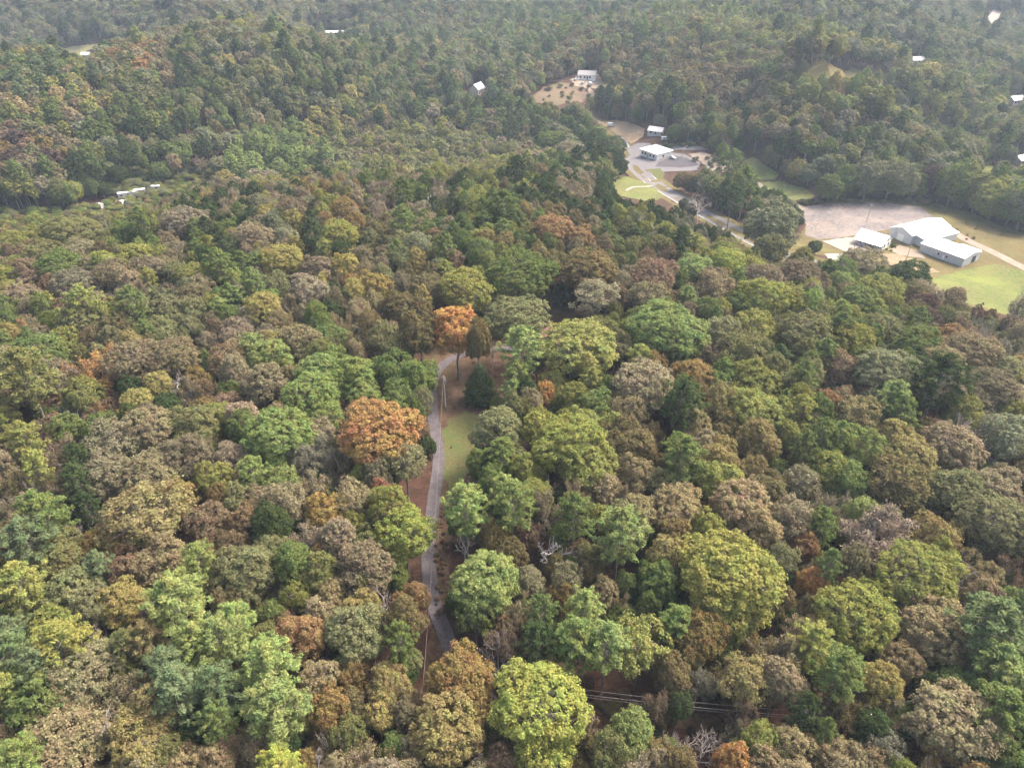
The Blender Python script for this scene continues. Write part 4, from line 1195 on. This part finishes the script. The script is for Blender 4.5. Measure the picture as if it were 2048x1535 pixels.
order = sorted(range(len(trees)), key=lambda i: -trees[i]['w'])
LEAFY = [i for i in order if trees[i]['fm'] in 'OTH']
single = set(LEAFY[:300]) | {i for i in order if trees[i]['fm'] in 'PBSC'}
LM = [(765, 857, 'the big orange tree'), (1065, 1440, 'the huge lime tree'), (548, 867, 'the round light green crown'), (960, 767, 'the dark cedar'), (912, 645, 'the tall orange tree'),
      (1455, 1152, 'the widest yellowish crown'), (1765, 1057, 'the sprawling pale crown'), (205, 1468, 'the white bare trunk'), (1108, 1092, 'the dead snag'), (655, 1012, 'the golden tree'),
      (768, 982, 'the brick red tree'), (190, 720, 'the orange crown on white limbs'), (1135, 882, 'the big yellow green oak'), (808, 1060, 'the lime tree by the driveway'), (1708, 1490, 'the pale corner pole'),
      (1466, 1512, 'the bottom orange tree'), (596, 1258, 'the round rust tree'), (240, 1192, 'the pale yellow tree'), (1862, 637, 'the maroon tree'), (206, 519, 'the small lime tree'),
      (1280, 757, 'the wide greyish oak'), (1047, 547, 'the broad green yard oak'), (1317, 548, 'the round russet oak'), (565, 512, 'the broad yellow crown'), (1900, 500, 'the metal sheds'),
      (265, 392, 'the mobile homes'), (1462, 370, 'the roadside trees'), (855, 404, 'the tall dead tree'), (1980, 867, 'the fallen-looking white branches'), (55, 762, 'the big layered olive pine'),
      (890, 1250, 'the lowest driveway bend'), (900, 900, 'the lawn'), (345, 1192, 'the large green pine'), (1390, 742, 'the ochre twin crowns'), (1990, 1240, 'the bluish corner pine'), (930, 1000, 'the roadside pine')]
OWN = {(765, 857): 'big orange tree hanging over the left side of the driveway', (1065, 1392): 'huge bright lime tree below the last driveway bend, its upper crown',
       (548, 867): 'big round light green oak standing out among grey brown trees', (960, 767): 'dark green cone shaped cedar alone in the leafy yard',
       (912, 645): 'tall orange tree on a forked dark trunk beside the upper driveway', (1455, 1152): 'widest yellowish green oak, spreading over the red brown gap on the right',
       (1765, 1057): 'sprawling pale pinkish tree with bare white limbs showing', (205, 1468): 'tall bare tree with a white trunk near the lower left corner',
       (1108, 1092): 'dead white snag with forked antler limbs above a dark gap', (655, 1012): 'golden yellow tree between grey brown crowns', (768, 982): 'brick red tree below the big orange tree',
       (190, 720): 'orange crowned tree with long white limbs showing below', (1135, 882): 'big yellow green oak right of the lawn', (808, 1060): 'bright lime tree leaning over the middle driveway',
       (1466, 1512): 'orange tree at the very bottom edge of the wood', (596, 1258): 'round rust coloured tree right of the big pine group', (240, 1192): 'pale yellow tree touching the large green pine',
       (1862, 637): 'dark maroon tree near the yellow green field', (206, 519): 'small lime green tree shining out below the mobile homes', (1280, 757): 'wide greyish oak with a mottled crown',
       (1047, 547): 'broad dark green oak behind the yard', (1317, 548): 'round russet brown oak in the green wood below the highway', (565, 512): 'broad yellow crowned tree on the far side of the hill',
       (855, 404): 'tall dead tree with a bare dark trunk near the hill crest', (1980, 867): 'bare white branches lying out over the wood at the right', (55, 762): 'big olive pine with flat layered branches at the left edge',
       (1043, 682): 'tall bright green pine on a bare pole-like trunk in front of the house', (345, 1192): 'large light green pine beside the pale yellow tree', (104, 1142): 'small brick red treetop in the lower left wood',
       (1390, 742): 'ochre tree with twin crowns among green oaks', (930, 997): 'light green pine right beside the driveway and wire', (1845, 606): 'maroon bush-like tree by the field edge',
       (1098, 1492): 'lower half of the huge lime tree pair at the bottom edge', (838, 650): 'dark olive tree on a straight dark trunk left of the orange one'}


def dirword(dx, dy):
    a = math.degrees(math.atan2(-dy, dx)) % 360
    return ['right of', 'up right from', 'above', 'up left from', 'left of', 'down left from', 'below', 'down right from'][int(((a + 22.5) % 360) // 45)]


FORMW = {'O': 'leafy tree', 'T': 'leafy tree', 'H': 'thinning tree', 'P': 'pine', 'B': 'bare branched tree', 'S': 'dead tree', 'C': 'cedar'}
groups = {}
for i in sorted(single):
    t = trees[i]
    key0 = (int(t['px']), int(t['py']))
    if key0 in OWN:
        t['label'] = OWN[key0]
        continue
    d, lx, ly, nm = min(((math.hypot(t['px'] - a, (t['py'] - b) * 1.15), a, b, c) for a, b, c in LM))
    size = 'large ' if t['w'] > 95 else ('small ' if t['w'] < 46 else '')
    key = (size, WORDS[t['co']], FORMW[t['fm']], dirword(t['px'] - lx, t['py'] - ly), nm)
    groups.setdefault(key, []).append((d, i))
ORD = ['nearest'] + [q + ' nearest' for q in 'second third fourth fifth sixth seventh eighth ninth tenth'.split()]
for key, mem in groups.items():
    mem.sort()
    for n, (d, i) in enumerate(mem):
        s = f'{key[0]}{key[1]} {key[2]} {key[3]} {key[4]}'
        if len(mem) > 1: s = ORD[n] + ' ' + s
        trees[i]['label'] = s


def tint_of(co, g=random):
    t = TINT[co]
    m = .3 * t[0] + .6 * t[1] + .1 * t[2]
    t = [m + (q - m) * (.8 if t[1] > t[0] else .72) for q in t]
    t = [t[0], t[1], t[2] * .84]
    v = g.uniform(.86, 1.14)
    return [max(0, t[0] * v * g.uniform(.95, 1.05)), max(0, t[1] * v), max(0, t[2] * v * g.uniform(.92, 1.08))]


NAMES = {'O': 'broadleaf_tree', 'T': 'broadleaf_tree', 'H': 'broadleaf_tree', 'P': 'pine_tree', 'B': 'bare_tree', 'S': 'dead_tree', 'C': 'cedar_tree'}
stuff_pts = []       # x y z rot sx sz kind variant tint
for i, t in enumerate(trees):
    k = KIND[t['fm']]
    if t['fm'] == 'O' and i % 5 == 0: k = 'airy'
    elif t['fm'] == 'O' and t['D'] > 10.5: k = 'grand'
    if k in ('oak', 'airy', 'grand') and ((t['px'] > 1330 and t['py'] < 500) or t['w'] < 40): k = 'full'
    var = random.randrange(len(PROTO[k]))
    s = t['D'] / NOMD[k]
    sz = t['h'] / NOMH[k]
    if k == 'pine': sz = max(sz, s * .8)
    col = tint_of(t['co'])
    t['k'] = k
    if i not in single:
        stuff_pts.append((t['x'], t['y'], t['z'], random.uniform(0, 6.28), s, sz, k, var, col))
        continue
    o = empty(NAMES[t['fm']], (t['x'], t['y'], t['z']), random.uniform(0, 6.28), t['label'], 'tree', 'trees of the wood')
    o.scale = (s * random.uniform(.94, 1.06), s * random.uniform(.94, 1.06), sz)
    cm, tm = PROTO[k][var]
    c = mesh_obj('crown' if t['fm'] not in 'BS' else 'twigs', cm, o)
    c['tint'] = col
    mesh_obj('trunk', tm, o)

# ------------------------------------------------------------------ the rest of the wood
ND = len(trees)
TX = np.array([[t['x'], t['y'], t['D']] for t in trees])


def seeds(x0, x1, y0, y1, s):
    a, b = np.meshgrid(np.arange(x0, x1, s), np.arange(y0, y1, s * .9))
    a = a + (np.arange(a.shape[0]) % 2)[:, None] * s * .5
    a = a.ravel() + rng.uniform(-.36, .36, a.size) * s
    b = b.ravel() + rng.uniform(-.36, .36, b.size) * s
    return a, b


near = seeds(-330, 330, 18, 360, 4.7)
far = seeds(-1150, 1150, 360, 1180, 6.6)
fx_ = np.concatenate([near[0], far[0]])
fy_ = np.concatenate([near[1], far[1]])
keep = (np.abs(fx_) < 60 + .86 * np.maximum(fy_, 0) + 14)
fx_, fy_ = fx_[keep], fy_[keep]
bad = np.zeros(len(fx_), bool)
for P_ in EXCL:
    c_ = P_.mean(0)
    Q_ = c_ + (P_ - c_) * (1 + 2.0 / np.maximum(1, np.linalg.norm(P_ - c_, axis=1, keepdims=True)))
    bad |= inside(Q_, fx_, fy_)
fx_, fy_ = fx_[~bad], fy_[~bad]
fz_ = gz(fx_, fy_)
OPEN = [[(1252, 325), (1276, 320), (1350, 376), (1450, 434), (1452, 464), (1400, 448), (1330, 412), (1285, 388)], [(1462, 452), (1560, 492), (1640, 525), (1620, 537), (1545, 524), (1468, 478)], [(-60, 428), (60, 424), (130, 419), (185, 410), (245, 392), (330, 370), (425, 350), (428, 360), (345, 392), (285, 425), (200, 432), (100, 438), (-60, 444)], [(1258, 290), (1420, 290), (1470, 345), (1400, 350), (1345, 365), (1440, 428), (1400, 432), (1330, 402), (1240, 398), (1222, 360), (1262, 352)],
        [(1470, 455), (1530, 478), (1650, 530), (1600, 522), (1540, 505), (1480, 480)],
        [(1600, 410), (1860, 405), (1950, 430), (2048, 480), (2060, 625), (1990, 622), (1900, 597), (1860, 562), (1830, 540), (1760, 522), (1700, 514), (1650, 507), (1612, 475)],
        [(1486, 320), (1506, 312), (1560, 350), (1632, 390), (1610, 410), (1510, 365)], [(190, 425), (180, 410), (245, 383), (330, 372), (332, 390), (290, 405), (250, 420)],
        [(846, 700), (880, 690), (1000, 690), (1000, 760), (960, 830), (940, 960), (905, 1010), (897, 1230), (935, 1330), (900, 1310), (850, 1215), (848, 1090), (858, 900), (858, 820)],
        [(1095, 625), (1180, 625), (1180, 650), (1130, 672), (1100, 672)], [(1060, 205), (1090, 175), (1150, 143), (1205, 143), (1190, 190), (1110, 212)], [(112, 100), (206, 86), (180, 118)],
        [(940, 165), (972, 165), (972, 197), (945, 197)], [(654, 66), (688, 66), (688, 75), (654, 75)], [(1188, 243), (1290, 258), (1262, 292), (1240, 285)],
        [(1555, 142), (1700, 133), (1795, 157), (1700, 150)], [(1150, 1400), (1240, 1405), (1560, 1450), (1700, 1472), (1690, 1488), (1400, 1452), (1140, 1424)],
        [(845, 1300), (880, 1285), (890, 1380), (840, 1390)], [(1300, 262), (1330, 266), (1328, 276), (1300, 274)], [(2016, 198), (2044, 198), (2044, 216), (2016, 216)],
        [(2022, 313), (2052, 313), (2052, 338), (2022, 338)], [(1886, 246), (1908, 246), (1908, 264), (1890, 266)], [(1960, 330), (1982, 322), (1990, 352), (1970, 372)],
        [(1974, 20), (1998, 20), (1994, 46), (1976, 46)], [(1820, 119), (1846, 119), (1846, 131), (1820, 131)]]
OPEN = [np.array(q, float) for q in OPEN]


def opens(x, y, z, h, D):
    """True where a tree of this size would close a view that is open in this valley."""
    r = np.zeros(len(x), bool)
    for du, dh in ((0, .98), (-.4, .75), (.4, .75), (0, .6), (0, .3)):
        a, b, _d = project(x + du * D, y, z + h * dh)
        for q in OPEN: r |= inside(q, a, b)
    return r


hmax = np.full(len(fx_), 99.0)
_one = np.ones(len(fx_))
for H_ in (22.0, 17.0, 13.0, 9.0, 6.0, 3.5):
    hmax = np.where(opens(fx_, fy_, fz_, H_ * _one, _one * min(9.0, H_ * .6)), H_ - 3.5, hmax)
# nearest listed tree
dmin = np.full(len(fx_), 1e9)
for i in range(0, ND):
    d = np.hypot(fx_ - TX[i, 0], fy_ - TX[i, 1]) - TX[i, 2] * .5
    dmin = np.minimum(dmin, d)
ppx, ppy, dep = project(fx_, fy_, fz_ + 14)
# colours of the far woods, by where they grow: x, y, reach, colours
FIELD = '''40,20,120,br gyo dg gy;250,25,140,br dg gyo gs;480,20,140,br dg ob gs;700,25,120,gs gyo dg br;180,75,60,dg dg gs;30,100,60,dg ob ol;60,150,80,bg g bg;520,58,110,yg gyo gs;275,108,38,rust ol pk;380,118,60,dg dg dg g
130,178,70,yg ye tan;45,185,55,pk tan;280,190,80,ol g gyo;500,175,90,g dg ol gyo;60,230,60,dg yg g;80,285,80,rb br mar oc;360,240,100,dg g dg gyo;200,310,90,dg g dg;270,345,60,gyo tan yo;650,235,45,yg ye yo;540,330,90,lg g lg
80,360,70,dg dg gyb;720,208,40,yg ye;735,240,45,tan yg pk;840,172,100,dg g dg bg;1015,165,32,dg dg;1090,230,90,g dg g;870,235,30,br pk;850,285,130,ol br yg gyo;1050,285,50,pk br;1195,290,60,dg dg pk g;1220,120,150,ob br tan ob;1280,185,90,dg dg g
1000,30,220,gs gyo lg bg;1022,52,16,ye ye;900,80,140,gyo gs ob;1550,65,180,yg gyo lg yg;1600,18,110,dg gs br;1930,80,130,dg ol gyo;1880,15,200,gs dg gs;1450,135,110,ob br ob;1490,190,100,br rb dg ob;1440,250,60,dg dg g;1370,250,70,g gyo g
1620,240,90,gyb ob dg;1720,270,120,g ol gy dg;1900,170,130,g yg gyo dg;1950,280,110,gyo gs g dg;1800,320,120,g gs dg ol;1650,320,90,g dg gs;2000,360,80,gyo g yg;1700,150,110,yg lg ol;700,120,150,gyo dg g;600,130,90,gyo g dg;1250,60,120,gs gyo lg'''
FL = []
for ln in FIELD.replace('\n', ';').split(';'):
    a, b, c, d = ln.split(',')
    FL.append((float(a), float(b), float(c), d.split()))
FA = np.array([[q[0], q[1], q[2]] for q in FL])
PINEY = {'dg': .4, 'g': .28, 'bg': .9, 'lg': .45, 'yg': .2}
LP2 = np.array([[t['px'], t['py']] for t in trees])
edge = np.zeros(len(fx_), bool)
for P_ in EXCL[6:]:
    c_ = P_.mean(0)
    edge |= inside(c_ + (P_ - c_) * (1 + 14.0 / np.maximum(1, np.linalg.norm(P_ - c_, axis=1, keepdims=True))), fx_, fy_)
nfill = 0
for j in range(len(fx_)):
    if ppx[j] < -260 or ppx[j] > 2310 or ppy[j] > 1900: continue
    R = dep[j]
    low = False
    if dmin[j] < .7:
        if dmin[j] < -2.2 or random.random() > .7: continue
        low = True
    elif R < 330 and random.random() < .16: low = True
    if ppy[j] < 345:
        w = ((ppx[j] - FA[:, 0]) ** 2 + ((ppy[j] - FA[:, 1]) * 1.6) ** 2) / FA[:, 2] ** 2
        w = np.exp(-w * 2.2) + 1e-6
        co = random.choice(FL[random.choices(range(len(FL)), w)[0]][3])
        if random.random() < .14: co = random.choice(['ol', 'gyo', 'br', 'yg', 'ye', 'gs', 'ob', 'tan'])
        if co == 'dg' and random.random() < .35: co = random.choice(['ol', 'gyo', 'gs', 'g'])
    else:
        d2 = ((LP2 - [ppx[j], ppy[j]]) ** 2).sum(1)
        co = trees[random.choice(np.argsort(d2)[:5])]['co']
        if co in ('wh', 'or', 'red', 'mar', 'lm', 'gold', 'rust'): co = random.choice(['ob', 'tan', 'ol', 'gyb'])
    far_ = R > 330
    r = random.random()
    if random.random() < PINEY.get(co, 0):
        k = 'far_pine' if far_ else 'pine'
        D = random.uniform(5.5, 8.5)
        h = D * random.uniform(2.0, 2.7) + 3
    elif co in ('pk', 'br', 'gy', 'tan') and r < .36:
        k = 'far_thin' if far_ else 'thin'
        D = random.uniform(6.5, 10)
        h = random.uniform(12, 17)
    elif r < .045 and not far_:
        k = 'bare'
        D = random.uniform(6, 9)
        h = random.uniform(12, 16)
    else:
        k = 'far_oak' if far_ else ('airy' if r > .8 else 'oak')
        D = random.uniform(6, 10.5) if far_ else random.uniform(4.6, 8.2)
        h = 8.5 + .7 * D + random.uniform(-1, 2)
    if low:
        k, D, h = 'oak', random.uniform(3.5, 6), random.uniform(6, 10)
        co = random.choice([co, 'ob', 'dg', 'rb', 'g'])
    if edge[j] and R > 200 and k in ('oak', 'airy', 'far_oak') and random.random() < .75:
        k, h = 'full', min(h, D * 1.2)
    if not far_ and not low:
        D *= .9
        h = min(h, 16.5)
    if 1540 < ppx[j] < 1800 and 130 < ppy[j] < 185 and R > 480:      # young replanted rows on the hilltop
        if random.random() < .35: continue
        k, D, h, co = 'far_pine', random.uniform(3, 5), random.uniform(4, 8), random.choice(['yg', 'ol', 'lg', 'yo'])
    if h > hmax[j]:
        if hmax[j] < 3: continue
        D *= max(.5, hmax[j] / h)
        if k in ('oak', 'airy', 'far_oak'): k = 'full'
        h = hmax[j]
        if k in ('pine', 'far_pine'): D = min(D, h * .4)
    stuff_pts.append((fx_[j], fy_[j], fz_[j], random.uniform(0, 6.28), D / NOMD[k], h / NOMH[k], k, random.randrange(len(PROTO[k])), tint_of(co)))
    nfill += 1
print('fillers', nfill, 'listed', len(trees), 'single', len(single))

# scrub along wood edges, yards and under the wires
scrub = []
def scatter(n, px0, px1, py0, py1, cols, dmin_=1.0, dmax=2.6, test=None):
    for _ in range(n):
        q = (random.uniform(px0, px1), random.uniform(py0, py1))
        if test and not test(*q): continue
        x, y, z, R = ground_at(*q)
        D = random.uniform(dmin_, dmax)
        scrub.append((x, y, z - .25 * D, random.uniform(0, 6.28), D / 10.6, D / 10.6 * .62, 'oak', random.randrange(12), tint_of(random.choice(cols))))
def strip(px, py): return inside(np.array([(-60, 428), (60, 424), (130, 419), (185, 412), (245, 402), (330, 382), (425, 350), (432, 364), (350, 400), (290, 438), (200, 442), (100, 448), (-60, 452)], float), np.array([px]), np.array([py]))[0]
scatter(900, -60, 430, 350, 450, ['yg', 'lg', 'g', 'oc', 'yg', 'ol', 'gs'], 1.5, 4.5, strip)
scatter(260, 190, 430, 335, 392, ['yg', 'lg', 'g', 'ol', 'gs', 'gyo'], 2, 5)
scatter(26, 1590, 1650, 402, 410, ['ol', 'gyo', 'ob'], 1, 2.2)
scatter(22, 1655, 1860, 400, 408, ['gyo', 'gy', 'tan', 'ol'], 1, 2.8)
scatter(16, 1810, 1860, 398, 412, ['gs', 'wh', 'gy'], 1.5, 3.5)
scatter(18, 1712, 1790, 486, 503, ['dg', 'g', 'ob'], .8, 1.7)
scatter(26, 1380, 1460, 318, 348, ['gyo', 'wh', 'gy', 'g', 'ol'], 1, 2.6)
scatter(40, 1300, 1440, 288, 296, ['rb', 'dg', 'ol', 'g'], 1.2, 3.0)
scatter(30, 1050, 1180, 170, 212, ['ol', 'yg', 'g', 'ob'], 1.5, 3.5)
scatter(60, 1140, 1700, 1385, 1500, ['rb', 'ob', 'br', 'mar'], .8, 2.2)
scatter(22, 896, 990, 690, 1010, ['rb', 'ob', 'tan', 'rust'], .3, .8)
scatter(60, 870, 900, 1010, 1240, ['rb', 'ob', 'red', 'br'], .3, .9)
scatter(18, 1505, 1570, 360, 364, ['ob', 'ol', 'g'], .6, 1.4)
scatter(26, 1640, 1860, 530, 560, ['ol', 'ob', 'gyb', 'gyo'], 1.2, 3.2)
scatter(40, 1860, 2048, 410, 480, ['ol', 'ob', 'yo', 'rb'], .5, 1.4)


def instanced(name, rows, label):
    """One object: a cloud of points that carries a tree on each point."""
    kinds = sorted({(r[6], r[7]) for r in rows})
    col = bpy.data.collections.new(name + '_shapes')
    ids = {}
    for n, (k, v) in enumerate(kinds):
        cm, tm = PROTO[k][v]
        a = bpy.data.objects.new(f'{n:03d}a_{k}', None)
        me = bpy.data.meshes.new(k)
        bm = bmesh.new()
        bm.from_mesh(cm)
        nf = len(bm.faces)
        bm.from_mesh(tm)
        bm.faces.ensure_lookup_table()
        for f in bm.faces[nf:]: f.material_index = 1
        bm.to_mesh(me)
        bm.free()
        me.materials.append(cm.materials[0])
        me.materials.append(tm.materials[0])
        o = bpy.data.objects.new(f'shape_{n:03d}', me)
        col.objects.link(o)
        bpy.data.objects.remove(a)
        ids[(k, v)] = n
    n = len(rows)
    me = bpy.data.meshes.new(name)
    me.vertices.add(n)
    me.vertices.foreach_set('co', np.array([r[:3] for r in rows], np.float32).ravel())
    def attr(nm, ty, data, key):
        a = me.attributes.new(nm, ty, 'POINT')
        a.data.foreach_set(key, data)
    attr('rot', 'FLOAT_VECTOR', np.array([(0, 0, r[3]) for r in rows], np.float32).ravel(), 'vector')
    attr('scl', 'FLOAT_VECTOR', np.array([(r[4], r[4], r[5]) for r in rows], np.float32).ravel(), 'vector')
    attr('shape', 'INT', np.array([ids[(r[6], r[7])] for r in rows], np.int32), 'value')
    attr('tint', 'FLOAT_VECTOR', np.array([r[8] for r in rows], np.float32).ravel(), 'vector')
    o = mesh_obj(name, me)
    ng = bpy.data.node_groups.new(name, 'GeometryNodeTree')
    ng.interface.new_socket('Geometry', in_out='INPUT', socket_type='NodeSocketGeometry')
    ng.interface.new_socket('Geometry', in_out='OUTPUT', socket_type='NodeSocketGeometry')
    N_, L = ng.nodes, ng.links.new
    gi, go = N_.new('NodeGroupInput'), N_.new('NodeGroupOutput')
    ci = N_.new('GeometryNodeCollectionInfo')
    ci.inputs['Collection'].default_value = col
    ci.inputs['Separate Children'].default_value = True
    ci.inputs['Reset Children'].default_value = True
    ip = N_.new('GeometryNodeInstanceOnPoints')
    ip.inputs['Pick Instance'].default_value = True

    def na(nm, ty):
        a = N_.new('GeometryNodeInputNamedAttribute')
        a.data_type = ty
        a.inputs['Name'].default_value = nm
        return a.outputs['Attribute']
    L(gi.outputs[0], ip.inputs['Points'])
    L(ci.outputs[0], ip.inputs['Instance'])
    L(na('shape', 'INT'), ip.inputs['Instance Index'])
    er = N_.new('FunctionNodeEulerToRotation')
    L(na('rot', 'FLOAT_VECTOR'), er.inputs[0])
    L(er.outputs[0], ip.inputs['Rotation'])
    L(na('scl', 'FLOAT_VECTOR'), ip.inputs['Scale'])
    L(ip.outputs[0], go.inputs[0])
    md = o.modifiers.new('trees', 'NODES')
    md.node_group = ng
    tag(o, label, kind='stuff')
    return o


instanced('forest', stuff_pts, 'mixed autumn woodland of thousands of trees over the hills')
instanced('undergrowth', scrub, 'low bushes and scrub along wood edges and yards')

# ------------------------------------------------------------------ haze
hb = MB().box(GX0 - 40, GX1 + 40, GY0 - 40, GY1 + 40, -34, 124).build('haze', flat_mat('tmp', (.5, .5, .5)))
hm = bpy.data.materials.new('haze')
hm.use_nodes = True
nt = hm.node_tree
nt.nodes.clear()
ho = nt.nodes.new('ShaderNodeOutputMaterial')
pv = nt.nodes.new('ShaderNodeVolumePrincipled')
pv.inputs['Color'].default_value = (.66, .82, 1, 1)
pv.inputs['Density'].default_value = HAZE
pv.inputs['Anisotropy'].default_value = 0.2
nt.links.new(pv.outputs[0], ho.inputs['Volume'])
hb.data.materials.clear()
hb.data.materials.append(hm)
tag(hb, 'thin bluish autumn haze over the whole valley', kind='stuff')
